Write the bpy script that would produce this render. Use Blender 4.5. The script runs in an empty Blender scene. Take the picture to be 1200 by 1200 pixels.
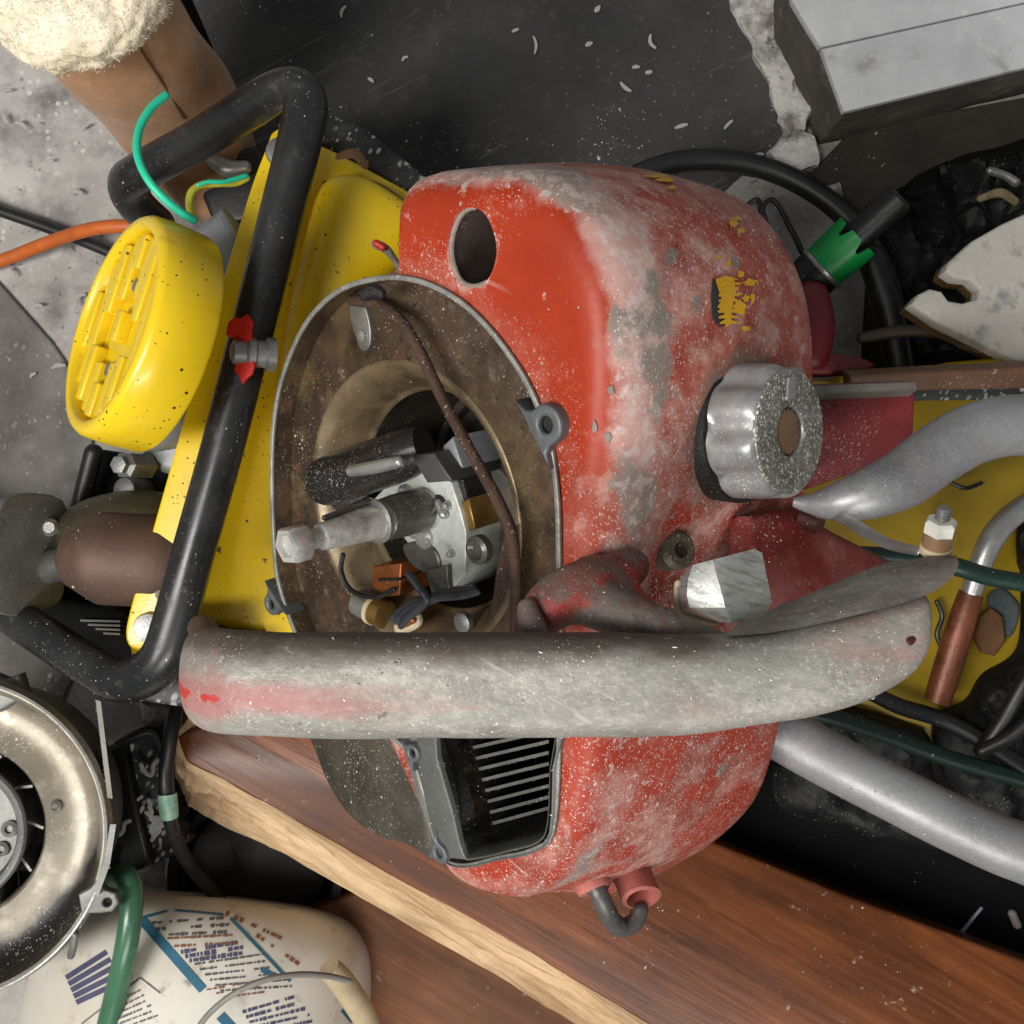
import bpy, bmesh, math, random
from mathutils import Vector, Matrix, noise
from mathutils.bvhtree import BVHTree

random.seed(7)
SC = bpy.context.scene
COL = SC.collection
R = math.radians

# ------------------------------------------------------------------ camera
H = 0.765                                   # camera height above the workshop floor
K = math.tan(R(25)) / 600.0                 # tangent of half the view angle per picture unit
cam = bpy.data.cameras.new('camera')
cam.angle = R(50)
cam.clip_start = 0.01
cam.clip_end = 50
camo = bpy.data.objects.new('camera', cam)
camo.location = (0, 0, H)
COL.objects.link(camo)
SC.camera = camo

# ------------------------------------------------------------------ light
world = bpy.data.worlds.new('World')
SC.world = world
world.use_nodes = True
bg = world.node_tree.nodes['Background']
bg.inputs[0].default_value = (0.97, 0.99, 1.0, 1)
bg.inputs[1].default_value = 0.23

def lamp(name, loc, target, size, power, col):
    L = bpy.data.lights.new(name, 'AREA')
    L.shape = 'RECTANGLE'
    L.size, L.size_y = size
    L.energy = power
    L.color = col
    o = bpy.data.objects.new(name, L)
    o.location = loc
    o.rotation_euler = (Vector(target) - Vector(loc)).to_track_quat('-Z', 'Y').to_euler()
    COL.objects.link(o)
    return o
lamp('ceiling_lamp', (-0.70, -0.28, 1.42), (0.0, 0.0, 0.2), (0.30, 0.75), 20, (1.0, 0.97, 0.92))
lamp('fill_lamp', (0.10, -1.00, 1.25), (0.05, 0, 0.2), (0.9, 0.25), 9.5, (1.0, 0.98, 0.95))  # unseen fill light, added to brighten the handle's low side and the tubes

SC.view_settings.view_transform = 'Standard'
SC.view_settings.look = 'None'
SC.view_settings.exposure = 0.0
SC.view_settings.gamma = 1.0

# ------------------------------------------------------------------ geometry helpers
def W(px, py, z):
    d = H - z
    return Vector(((px - 600) * K * d, (600 - py) * K * d, z))

def U(px, z):                               # a length seen as px, at height z
    return px * K * (H - z)

class Frame:
    def __init__(s, O, N, up=(0, 1, 0)):
        s.O = Vector(O)
        s.Z = Vector(N).normalized()
        u = Vector(up)
        s.Y = (u - u.dot(s.Z) * s.Z).normalized()
        s.X = s.Y.cross(s.Z)
    def pt(s, x, y, z=0.0):
        return s.O + s.X * x + s.Y * y + s.Z * z
    def loc(s, p):
        d = p - s.O
        return Vector((d.dot(s.X), d.dot(s.Y), d.dot(s.Z)))
    def px(s, px, py, h=0.0):               # sight line meets the plane local z = h
        C = Vector((0, 0, H))
        D = Vector(((px - 600) * K, (600 - py) * K, -1))
        t = ((s.O + s.Z * h - C).dot(s.Z)) / D.dot(s.Z)
        l = s.loc(C + D * t)
        return (l.x, l.y)
    def ppt(s, px, py, h=0.0):
        x, y = s.px(px, py, h)
        return s.pt(x, y, h)
    def mat(s):
        return Matrix(((s.X.x, s.Y.x, s.Z.x, s.O.x), (s.X.y, s.Y.y, s.Z.y, s.O.y),
                       (s.X.z, s.Y.z, s.Z.z, s.O.z), (0, 0, 0, 1)))

def FL(z):                                  # level plane at height z
    return Frame((0, 0, z), (0, 0, 1))

def mesh(verts, faces, name='m'):
    me = bpy.data.meshes.new(name)
    me.from_pydata([tuple(v) for v in verts], [], faces)
    me.update()
    return me

def fixn(me):
    bm = bmesh.new()
    bm.from_mesh(me)
    bmesh.ops.recalc_face_normals(bm, faces=bm.faces)
    bm.to_mesh(me)
    bm.free()
    return me

def catmull(pts, sub, closed=False):
    n = len(pts)
    out = []
    rng = n if closed else n - 1
    for i in range(rng):
        if closed:
            p0, p1, p2, p3 = pts[(i - 1) % n], pts[i], pts[(i + 1) % n], pts[(i + 2) % n]
        else:
            p0, p1, p2, p3 = pts[max(i - 1, 0)], pts[i], pts[i + 1], pts[min(i + 2, n - 1)]
        for k in range(sub):
            t = k / sub
            t2, t3 = t * t, t * t * t
            out.append(tuple(0.5 * ((2 * b) + (c - a) * t + (2 * a - 5 * b + 4 * c - d) * t2 + (3 * b - a - 3 * c + d) * t3)
                             for a, b, c, d in zip(p0, p1, p2, p3)))
    if not closed:
        out.append(tuple(pts[-1]))
    return out

def tube(pts, seg=18, sub=6, cap='round', flat=None, up=None, wob=0.0, closed=False):
    """pts: list of (Vector, radius); smoothed tube with caps"""
    P = [(p[0].x, p[0].y, p[0].z, p[1]) for p in pts]
    if sub > 1:
        P = catmull(P, sub, closed)
    C = [Vector(p[:3]) for p in P]
    Rr = [p[3] for p in P]
    n = len(C)
    T = []
    for i in range(n):
        if closed:
            t = C[(i + 1) % n] - C[i - 1]
        else:
            t = C[min(i + 1, n - 1)] - C[max(i - 1, 0)]
        T.append(t.normalized())
    u = Vector(up) if up else (Vector((0, 0, 1)) if abs(T[0].z) < 0.9 else Vector((0, 1, 0)))
    verts, faces = [], []
    rings = []
    def ring(c, t, r, u):
        a = (u - u.dot(t) * t).normalized()
        b = t.cross(a)
        base = len(verts)
        for k in range(seg):
            th = 2 * math.pi * k / seg
            ca, sa = math.cos(th), math.sin(th)
            fa, fb = flat if flat else (1, 1)
            v = c + a * (r * fa * ca) + b * (r * fb * sa)
            if wob:
                v += (v - c) * (noise.noise(v * 60) * wob)
            verts.append(v)
        rings.append(base)
        return a
    if cap == 'round' and not closed:
        for j in range(4, 0, -1):
            ph = math.pi / 2 * j / 4.2
            ring(C[0] - T[0] * Rr[0] * math.sin(ph) * 0.9, T[0], Rr[0] * math.cos(ph), u)
    for i in range(n):
        u2 = ring(C[i], T[i], Rr[i], u)
        if not up:
            u = u2
    if cap == 'round' and not closed:
        for j in range(1, 5):
            ph = math.pi / 2 * j / 4.2
            ring(C[-1] + T[-1] * Rr[-1] * math.sin(ph) * 0.9, T[-1], Rr[-1] * math.cos(ph), u)
    pairs = list(zip(rings[:-1], rings[1:]))
    if closed:
        pairs.append((rings[-1], rings[0]))
    for a, b in pairs:
        for k in range(seg):
            k2 = (k + 1) % seg
            faces.append((a + k, a + k2, b + k2, b + k))
    if not closed:
        faces.append(tuple(rings[0] + k for k in reversed(range(seg))))
        faces.append(tuple(rings[-1] + k for k in range(seg)))
    return fixn(mesh(verts, faces))

def TP(pts, **kw):                          # (px, py, z, r_px)
    return tube([(W(a, b, c), U(r, c)) for a, b, c, r in pts], **kw)

def prism(fr, outline, z0, z1, bevel=0.0, holes=(), smooth=0):
    """outline / holes in frame-local xy; a solid with rounded edges"""
    cu = bpy.data.curves.new('c', 'CURVE')
    cu.dimensions = '2D'
    cu.fill_mode = 'BOTH'
    bevel = min(bevel, (z1 - z0) * 0.49)
    cu.extrude = (z1 - z0) / 2 - bevel
    cu.bevel_depth = bevel
    cu.bevel_resolution = 2
    cu.offset = -bevel
    for pl in [outline] + list(holes):
        if smooth:
            pl = catmull([tuple(p) for p in pl], smooth, True)
        sp = cu.splines.new('POLY')
        sp.points.add(len(pl) - 1)
        for p, q in zip(sp.points, pl):
            p.co = (q[0], q[1], 0, 1)
        sp.use_cyclic_u = True
    ob = bpy.data.objects.new('c', cu)
    COL.objects.link(ob)
    dg = bpy.context.evaluated_depsgraph_get()
    me = bpy.data.meshes.new_from_object(ob.evaluated_get(dg))
    bpy.data.objects.remove(ob)
    bpy.data.curves.remove(cu)
    bm = bmesh.new()
    bm.from_mesh(me)
    bmesh.ops.remove_doubles(bm, verts=bm.verts, dist=1e-6)
    bm.to_mesh(me)
    bm.free()
    me.transform(fr.mat() @ Matrix.Translation((0, 0, (z0 + z1) / 2)))
    return fixn(me)

def pprism(fr, pxs, z0, z1, bevel=0.0, holes=(), smooth=0, h=None):
    hh = z1 if h is None else h
    return prism(fr, [fr.px(a, b, hh) for a, b in pxs], z0, z1, bevel,
                 [[fr.px(a, b, hh) for a, b in q] for q in holes], smooth)

def circ(x, y, r, n=40, ry=None, a0=0):
    return [(x + r * math.cos(a0 + 2 * math.pi * k / n), y + (ry or r) * math.sin(a0 + 2 * math.pi * k / n)) for k in range(n)]

def lathe(fr, prof, seg=48, rmod=None):
    verts, faces = [], []
    for i, (r, h) in enumerate(prof):
        for k in range(seg):
            th = 2 * math.pi * k / seg
            q = r * (rmod(th, i) if rmod else 1)
            verts.append(fr.pt(q * math.cos(th), q * math.sin(th), h))
    for i in range(len(prof) - 1):
        for k in range(seg):
            k2 = (k + 1) % seg
            faces.append((i * seg + k, i * seg + k2, (i + 1) * seg + k2, (i + 1) * seg + k))
    if prof[0][0] > 1e-6:
        if prof[0] != prof[-1]:
            faces.append(tuple(reversed(range(seg))))
    if prof[-1][0] > 1e-6 and prof[0] != prof[-1]:
        b = (len(prof) - 1) * seg
        faces.append(tuple(b + k for k in range(seg)))
    me = mesh(verts, faces)
    bm = bmesh.new()
    bm.from_mesh(me)
    bmesh.ops.remove_doubles(bm, verts=bm.verts, dist=1e-6)
    bmesh.ops.recalc_face_normals(bm, faces=bm.faces)
    bm.to_mesh(me)
    bm.free()
    return me

def shell(fr, prof, seg=48):                # open lathe, no caps
    verts, faces = [], []
    for r, h in prof:
        for k in range(seg):
            th = 2 * math.pi * k / seg
            verts.append(fr.pt(r * math.cos(th), r * math.sin(th), h))
    for i in range(len(prof) - 1):
        for k in range(seg):
            k2 = (k + 1) % seg
            faces.append((i * seg + k, i * seg + k2, (i + 1) * seg + k2, (i + 1) * seg + k))
    return mesh(verts, faces)

def loft(secs, cap0=True, cap1=True, closed=True):
    n = len(secs[0])
    verts = [v for s in secs for v in s]
    faces = []
    for i in range(len(secs) - 1):
        for k in range(n if closed else n - 1):
            k2 = (k + 1) % n
            faces.append((i * n + k, i * n + k2, (i + 1) * n + k2, (i + 1) * n + k))
    if cap0:
        faces.append(tuple(reversed(range(n))))
    if cap1:
        faces.append(tuple((len(secs) - 1) * n + k for k in range(n)))
    return fixn(mesh(verts, faces))

def box(fr, x0, x1, y0, y1, z0, z1, bevel=0.0):
    me = mesh([fr.pt(x, y, z) for z in (z0, z1) for x, y in ((x0, y0), (x1, y0), (x1, y1), (x0, y1))],
              [(3, 2, 1, 0), (4, 5, 6, 7), (0, 1, 5, 4), (1, 2, 6, 5), (2, 3, 7, 6), (3, 0, 4, 7)])
    if bevel:
        bm = bmesh.new()
        bm.from_mesh(me)
        bmesh.ops.bevel(bm, geom=bm.edges[:], offset=bevel, segments=2, affect='EDGES', profile=0.6)
        bm.to_mesh(me)
        bm.free()
    return me

def join(*ms):
    bm = bmesh.new()
    for m in ms:
        bm.from_mesh(m)
    me = bpy.data.meshes.new('m')
    bm.to_mesh(me)
    bm.free()
    return me

def polar(pts, c, n):
    """radius of a closed outline at n even angles about c"""
    out = []
    m = len(pts)
    for k in range(n):
        th = 2 * math.pi * k / n
        d = (math.cos(th), math.sin(th))
        best = 0
        for i in range(m):
            ax, ay = pts[i][0] - c[0], pts[i][1] - c[1]
            bx, by = pts[(i + 1) % m][0] - c[0], pts[(i + 1) % m][1] - c[1]
            ex, ey = bx - ax, by - ay
            den = d[0] * ey - d[1] * ex
            if abs(den) < 1e-12:
                continue
            t = (ax * ey - ay * ex) / den
            u = (ax * d[1] - ay * d[0]) / den
            if t > 0 and -1e-9 <= u <= 1 + 1e-9:
                best = max(best, t)
        out.append(best)
    return out

def offset_poly(pts, d):
    """move a closed outline inward by d"""
    n = len(pts)
    A = sum(pts[i][0] * pts[(i + 1) % n][1] - pts[(i + 1) % n][0] * pts[i][1] for i in range(n))
    s = 1 if A > 0 else -1
    out = []
    for i in range(n):
        p, q, r = Vector(pts[i - 1][:2]), Vector(pts[i][:2]), Vector(pts[(i + 1) % n][:2])
        e = (r - p)
        if e.length < 1e-9:
            out.append(tuple(q))
            continue
        e.normalize()
        out.append((q.x - e.y * d * s, q.y + e.x * d * s))
    return out

# ------------------------------------------------------------------ objects
ROOT = {}
def thing(name, label, cat, loc, group=None):
    o = bpy.data.objects.new(name, None)
    o.empty_display_size = 0.02
    o.location = loc
    COL.objects.link(o)
    o['label'], o['category'] = label, cat
    if group:
        o['group'] = group
    ROOT[o.name] = Vector(loc)
    return o

def add(name, me, mat, parent=None, label=None, cat=None, group=None, kind=None, sharp=35):
    for p in me.polygons:
        p.use_smooth = True
    me.set_sharp_from_angle(angle=R(sharp))
    if parent is None:
        c = Vector((0, 0, 0))
        if len(me.vertices) and kind != 'structure':
            xs = [v.co for v in me.vertices]
            c = Vector((sum(v.x for v in xs) / len(xs), sum(v.y for v in xs) / len(xs), min(v.z for v in xs)))
    else:
        c = ROOT[parent.name]
    me.transform(Matrix.Translation(-c))
    me.name = name
    o = bpy.data.objects.new(name, me)
    COL.objects.link(o)
    if mat is not None and not me.materials:
        me.materials.append(mat)
    if parent is None:
        o.location = c
    else:
        o.parent = parent
    ROOT[o.name] = c
    if label: o['label'] = label
    if cat: o['category'] = cat
    if group: o['group'] = group
    if kind: o['kind'] = kind
    return o

# ------------------------------------------------------------------ materials
def lin(c):
    return tuple((x / 12.92 if x <= 0.04045 else ((x + 0.055) / 1.055) ** 2.4) for x in c)
def S(r, g, b):
    return lin((r / 255, g / 255, b / 255))

class M:
    """a principled material built from a base colour and masked layers"""
    def __init__(s, name, base, rough=0.5, metal=0.0, spec=0.5, coat=0.0):
        s.m = bpy.data.materials.new(name)
        s.m.use_nodes = True
        s.t = s.m.node_tree
        s.b = s.t.nodes['Principled BSDF']
        s.b.inputs['Specular IOR Level'].default_value = spec
        s.b.inputs['Coat Weight'].default_value = coat
        s.tc = s.t.nodes.new('ShaderNodeTexCoord')
        s.co = s.tc.outputs['Object']
        s.c = s._rgb(base)
        s.r = s._val(rough)
        s.me = s._val(metal)
        s.bump_in = None
        s.nseed = 0
    def _rgb(s, c):
        n = s.t.nodes.new('ShaderNodeRGB')
        n.outputs[0].default_value = (c[0], c[1], c[2], 1)
        return n.outputs[0]
    def _val(s, v):
        n = s.t.nodes.new('ShaderNodeValue')
        n.outputs[0].default_value = v
        return n.outputs[0]
    def L(s, a, b):
        s.t.links.new(a, b)
    def coords(s, scale=(1, 1, 1), rot=(0, 0, 0)):
        n = s.t.nodes.new('ShaderNodeMapping')
        n.inputs['Scale'].default_value = scale
        s.nseed += 1
        n.inputs['Location'].default_value = (s.nseed * 1.37, s.nseed * 0.71, s.nseed * 2.13)
        src = s.co
        if any(rot):
            q = s.t.nodes.new('ShaderNodeMapping')
            q.inputs['Rotation'].default_value = rot
            s.L(s.co, q.inputs['Vector'])
            src = q.outputs[0]
        s.L(src, n.inputs['Vector'])
        return n.outputs[0]
    def ramp(s, x, lo, hi):
        n = s.t.nodes.new('ShaderNodeMapRange')
        n.inputs['From Min'].default_value = lo
        n.inputs['From Max'].default_value = hi
        s.L(x, n.inputs['Value'])
        return n.outputs[0]
    def noise(s, scale, lo, hi, detail=5, stretch=(1, 1, 1), rot=(0, 0, 0), dist=0.0, rough=0.6):
        n = s.t.nodes.new('ShaderNodeTexNoise')
        n.inputs['Scale'].default_value = scale
        n.inputs['Detail'].default_value = detail
        n.inputs['Roughness'].default_value = rough
        n.inputs['Distortion'].default_value = dist
        s.L(s.coords(stretch, rot), n.inputs['Vector'])
        return s.ramp(n.outputs['Fac'], lo, hi)
    def speck(s, scale, size, density, stretch=(1, 1, 1), rot=(0, 0, 0)):
        n = s.t.nodes.new('ShaderNodeTexVoronoi')
        n.inputs['Scale'].default_value = scale
        s.L(s.coords(stretch, rot), n.inputs['Vector'])
        a = s.ramp(n.outputs['Distance'], size, size * 0.6)
        sep = s.t.nodes.new('ShaderNodeSeparateColor')
        s.L(n.outputs['Color'], sep.inputs[0])
        b = s.ramp(sep.outputs[0], 1 - density, 1 - density + 0.02)
        return s.mul(a, b)
    def mul(s, a, b, op='MULTIPLY'):
        n = s.t.nodes.new('ShaderNodeMath')
        n.operation = op
        n.use_clamp = True
        for i, x in enumerate((a, b)):
            if isinstance(x, (int, float)):
                n.inputs[i].default_value = x
            else:
                s.L(x, n.inputs[i])
        return n.outputs[0]
    def attr(s, name, amp, scale, lo, hi, detail=6, stretch=(1, 1, 1)):
        """mesh attribute broken up by noise, then thresholded"""
        n = s.t.nodes.new('ShaderNodeAttribute')
        n.attribute_name = name
        z = s.noise(scale, 0.25, 0.75, detail, stretch)
        m1 = s.t.nodes.new('ShaderNodeMath'); m1.operation = 'SUBTRACT'
        s.L(z, m1.inputs[0]); m1.inputs[1].default_value = 0.5
        m2 = s.t.nodes.new('ShaderNodeMath'); m2.operation = 'MULTIPLY_ADD'
        s.L(m1.outputs[0], m2.inputs[0]); m2.inputs[1].default_value = amp
        s.L(n.outputs['Fac'], m2.inputs[2])
        return s.ramp(m2.outputs[0], lo, hi)
    def layer(s, fac, col=None, rough=None, metal=None, amt=1.0):
        if amt != 1.0:
            fac = s.mul(fac, amt)
        if col is not None:
            n = s.t.nodes.new('ShaderNodeMix'); n.data_type = 'RGBA'
            s.L(fac, n.inputs['Factor'])
            s.L(s.c, n.inputs[6])
            n.inputs[7].default_value = (col[0], col[1], col[2], 1)
            s.c = n.outputs[2]
        for key, v in (('r', rough), ('me', metal)):
            if v is None:
                continue
            n = s.t.nodes.new('ShaderNodeMix'); n.data_type = 'FLOAT'
            s.L(fac, n.inputs['Factor'])
            s.L(getattr(s, key), n.inputs[2])
            n.inputs[3].default_value = v
            setattr(s, key, n.outputs[0])
        return s
    def bump(s, h, strength, dist=0.001):
        n = s.t.nodes.new('ShaderNodeBump')
        n.inputs['Strength'].default_value = strength
        n.inputs['Distance'].default_value = dist
        s.L(h, n.inputs['Height'])
        if s.bump_in is not None:
            s.L(s.bump_in, n.inputs['Normal'])
        s.bump_in = n.outputs[0]
        return s
    def done(s):
        s.L(s.c, s.b.inputs['Base Color'])
        s.L(s.r, s.b.inputs['Roughness'])
        s.L(s.me, s.b.inputs['Metallic'])
        if s.bump_in is not None:
            s.L(s.bump_in, s.b.inputs['Normal'])
        return s.m

DUST = S(205, 200, 192)
def dusty(m, sc=260, dens=0.25, size=0.32, col=DUST, film=0.0, fsc=14):
    """metal filings and saw dust lying on a surface"""
    if film:
        m.layer(m.noise(fsc, 0.42, 0.75, 8), col, 0.85, 0.0, film)
    patch = m.noise(fsc * 2.2, 0.47, 0.68, 6)
    a = m.speck(sc * 1.7, size * 0.85, dens * 0.7, (1, 0.6, 1), (0, 0, 0.5))
    b = m.speck(sc * 3.4, size, min(1, dens * 1.5), (1, 0.7, 1), (0, 0, -0.4))
    m.layer(m.mul(a, patch), col, 0.7, 0.0)
    m.layer(m.mul(b, patch), col, 0.7, 0.0, 0.85)
    return m

def basic(name, col, rough=0.5, metal=0.0, var=0.25, sc=30, bump=0.15, dust=None, **kw):
    m = M(name, col, rough, metal, **kw)
    dk = tuple(x * (1 - var) for x in col)
    lt = tuple(min(1, x * (1 + var)) for x in col)
    m.layer(m.noise(sc, 0.35, 0.7), dk, None, None)
    m.layer(m.noise(sc * 3, 0.55, 0.8), lt, min(1, rough + 0.15), None, 0.6)
    if bump:
        m.bump(m.noise(sc * 8, 0, 1, 6), bump, 0.001)
    if dust:
        dusty(m, **dust)
    return m.done()

# red casting: clean paint on the face, worn to metal on the edge, dusty on the side
m = M('red_paint', S(160, 50, 18), 0.45, spec=0.35)
m.layer(m.noise(22, 0.35, 0.75), S(142, 40, 16))
m.layer(m.attr('dust', 0.9, 48, 0.35, 1.15, 13), S(178, 122, 108), 0.72, None, 0.52)
m.layer(m.attr('dust', 1.3, 60, 0.72, 1.25, 11), S(208, 180, 168), 0.8, None, 0.6)
m.layer(m.attr('dust', 1.8, 36, 1.0, 1.4, 11), S(122, 36, 20), 0.5, None, 0.65)
m.layer(m.attr('dust', 1.5, 240, 0.6, 1.35, 9), S(140, 44, 34), 0.6, None, 0.45)
m.layer(m.attr('dust', 1.7, 24, 1.0, 1.14, 11), S(158, 46, 20), 0.45, None, 0.8)
m.layer(m.attr('wear', 1.1, 40, 0.20, 0.90, 12), S(202, 174, 166), 0.7, 0.0, 0.7)
m.layer(m.attr('wear', 1.8, 34, 0.68, 0.92, 12), S(146, 139, 132), 0.5, 0.2, 0.75)
m.layer(m.attr('wear', 2.4, 160, 0.80, 1.15, 9), S(204, 190, 184), 0.6, 0.1, 0.6)
m.layer(m.attr('bare', 1.2, 36, 0.45, 0.72, 12), S(134, 127, 119), 0.5, 0.25, 0.85)
m.layer(m.attr('rub', 0.8, 50, 0.35, 0.9, 9), S(116, 98, 86), 0.65, 0.0, 0.8)
m.layer(m.attr('grime_shade', 0.6, 30, 0.4, 1.0, 6), S(58, 24, 18), 0.6, None, 0.85)
scr = m.noise(10, 0.66, 0.69, 3, (0.6, 14, 14), (0.3, 0.5, 0.6))
m.layer(m.mul(scr, m.attr('dust', 0.4, 10, 0.2, 0.6, 4)), S(196, 180, 172), 0.6, 0.1, 0.6)
pat = m.attr('dust', 1.1, 26, 0.25, 0.95, 5)
for sc_, rz, dn in ((420, 0.4, 0.10), (720, -0.5, 0.40), (1150, 0.9, 0.65)):
    m.layer(m.mul(m.speck(sc_, 0.28, dn, (1, 0.5, 1), (0, 0, rz)), pat), S(226, 208, 198), 0.5, 0.1, 0.85)
m.layer(m.noise(160, 0.70, 0.74, 6), S(90, 40, 30), 0.7, None, 0.5)
m.bump(m.noise(180, 0, 1, 6), 0.22, 0.0008)
m.bump(m.noise(30, 0, 1, 4), 0.2, 0.002)
m.bump(m.attr('wear', 2.0, 40, 0.70, 0.78, 11), -0.35, 0.0006)
RED = m.done()

RED_DARK = basic('maroon_paint', S(120, 38, 42), 0.55, var=0.35, dust=dict(sc=330, dens=0.5, col=S(190, 160, 160)))
# worn cast aluminium of the handle with pink paint remnants
m = M('worn_cast_handle', S(160, 158, 151), 0.5, 0.35)
m.layer(m.noise(40, 0.40, 0.70, 14, (0.6, 1.1, 1), (0, 0, 0), 0.4, 0.75), S(106, 105, 98), 0.52, None, 0.85)
m.layer(m.noise(300, 0.42, 0.66, 8, (0.7, 1.1, 1), (0, 0, 0), 0.3), S(120, 119, 112), 0.65, None, 0.5)
m.layer(m.noise(640, 0.56, 0.74, 6, (0.8, 1.1, 1)), S(196, 194, 186), 0.7, 0.1, 0.6)
m.layer(m.noise(14, 0.46, 0.70, 11, (0.5, 1.4, 1)), S(150, 112, 110), 0.6, 0.1, 0.5)
m.layer(m.attr('paint', 0.8, 60, 0.35, 1.05, 12, (0.4, 1.6, 1)), S(160, 84, 84), 0.6, 0.0, 0.65)
m.layer(m.attr('paint', 1.3, 60, 1.36, 1.42, 8), S(170, 34, 26), 0.5, 0.0, 0.9)
m.layer(m.attr('grime_shade', 0.7, 50, 0.25, 0.95, 10), S(68, 58, 48), 0.7, 0.0, 0.85)  # brown tone that paints the shade along the bar's top
m.layer(m.noise(12, 0.665, 0.68, 3, (1.2, 16, 16), (0, 0, 0.5)), S(186, 184, 178), 0.5, 0.3, 0.4)
m.layer(m.noise(190, 0.66, 0.70, 6), S(74, 70, 62), 0.8, 0.0, 0.55)
dusty(m, 300, 0.25, 0.27, S(222, 218, 208))
m.bump(m.noise(260, 0, 1, 8, (0.6, 1, 1)), 0.5, 0.001)
m.bump(m.noise(60, 0, 1, 6), 0.3, 0.0015)
HANDLE = m.done()

CAST = basic('grey_cast_metal', S(122, 122, 118), 0.48, 0.55, 0.35, 45, 0.25, dust=dict(sc=380, dens=0.25))
CASTB = basic('bare_bright_cast', S(176, 176, 172), 0.36, 0.75, 0.2, 60, 0.2)
STEEL = basic('bright_steel', S(186, 186, 184), 0.33, 0.7, 0.3, 60, 0.12, dust=dict(sc=420, dens=0.25))
DSTEEL = basic('oily_dark_steel', S(104, 102, 97), 0.32, 0.5, 0.4, 60, 0.15, dust=dict(sc=420, dens=0.3))
ZINC = basic('zinc_bolt', S(150, 150, 148), 0.4, 0.7, 0.35, 120, 0.2)
# oily brown flywheel housing
m = M('oily_brown_casting', S(84, 68, 54), 0.42, 0.3)
m.layer(m.noise(20, 0.40, 0.62, 10), S(54, 40, 32), 0.38)
m.layer(m.noise(34, 0.50, 0.66, 10), S(106, 86, 56), 0.5, 0.2, 0.75)
m.layer(m.noise(15, 0.50, 0.64, 8), S(30, 27, 25), 0.3, None, 0.85)
m.layer(m.noise(70, 0.58, 0.72, 10), S(96, 54, 36), 0.6, 0.0, 0.8)
m.layer(m.noise(140, 0.58, 0.72, 10), S(128, 116, 98), 0.6, 0.1, 0.5)
m.layer(m.noise(220, 0.60, 0.70, 8), S(24, 20, 18), 0.35, None, 0.7)
dusty(m, 300, 0.22, 0.3, S(200, 192, 178))
m.bump(m.noise(120, 0, 1, 10), 0.6, 0.0015)
BROWN = m.done()
m = M('cream_oiled_bowl', S(140, 122, 94), 0.35, 0.3)
m.layer(m.noise(28, 0.36, 0.66, 8, (1, 1, 1)), S(92, 76, 56), 0.4)
m.layer(m.noise(60, 0.56, 0.72, 8), S(60, 50, 40), 0.4, None, 0.7)
dusty(m, 320, 0.2, 0.3, S(215, 208, 195))
m.bump(m.noise(200, 0, 1, 8), 0.25, 0.001)
BOWL = m.done()
RUST = basic('rusty_rib', S(80, 56, 44), 0.75, 0.15, 0.5, 70, 0.7, dust=dict(sc=300, dens=0.2))
RIMM = basic('rim_edge_metal', S(158, 158, 152), 0.5, 0.5, 0.5, 70, 0.3, dust=dict(sc=300, dens=0.4))
BLACKIN = basic('black_carbon', S(18, 17, 17), 0.6, 0.0, 0.4, 90, 0.5, dust=dict(sc=420, dens=0.12, size=0.25))
SOOT = basic('sooty_crust', S(46, 44, 43), 0.85, 0.0, 0.5, 160, 1.0)
FIN = basic('cooling_fin', S(112, 112, 105), 0.5, 0.3, 0.3, 60, 0.2)
BAKE = basic('black_bakelite', S(34, 33, 32), 0.32, 0.0, 0.4, 60, 0.2, dust=dict(sc=380, dens=0.35))
COPPER = basic('copper', S(176, 104, 60), 0.35, 0.7, 0.4, 80, 0.2)
BRASS = basic('brass', S(150, 118, 66), 0.35, 0.7, 0.4, 80, 0.2)
CREAM = basic('cream_fibre', S(196, 182, 150), 0.7, 0, 0.2, 80, 0.2)

# fuel cap and bars
m = M('polished_cap', S(172, 173, 174), 0.38, 0.45)
m.layer(m.noise(50, 0.4, 0.7, 7), S(128, 130, 133), 0.36)
m.layer(m.noise(160, 0.6, 0.75, 6), S(96, 96, 96), 0.5, None, 0.6)
dusty(m, 300, 0.4, 0.34, S(225, 222, 214))
m.bump(m.noise(240, 0, 1, 6), 0.12, 0.0006)
CAP = m.done()
m = M('filing_covered_cap_face', S(150, 148, 140), 0.5, 0.5)
m.layer(m.noise(80, 0.4, 0.65, 8), S(112, 108, 98), 0.6)
for sc_ in (560, 900, 1400):
    m.layer(m.speck(sc_, 0.4, 0.42, (1, 0.8, 1)), S(222, 220, 210), 0.5, 0.2)
m.bump(m.noise(500, 0, 1, 4), 0.6, 0.001)
CAPF = m.done()
m = M('satin_aluminium_bar', S(158, 159, 161), 0.4, 0.5)
m.layer(m.noise(22, 0.4, 0.7, 6, (1, 1, 1)), S(122, 122, 124), 0.5)
m.layer(m.noise(14, 0.56, 0.72, 5), S(136, 118, 116), 0.55, 0.1, 0.3)
m.layer(m.noise(900, 0.5, 0.7, 6), S(190, 191, 190), 0.6, 0.2, 0.3)
m.layer(m.noise(60, 0.5, 0.85, 10, (0.4, 1, 1)), S(104, 104, 106), 0.6, 0.2, 0.45)
m.bump(m.noise(300, 0, 1, 6), 0.25, 0.0008)
ALU = m.done()

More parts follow.
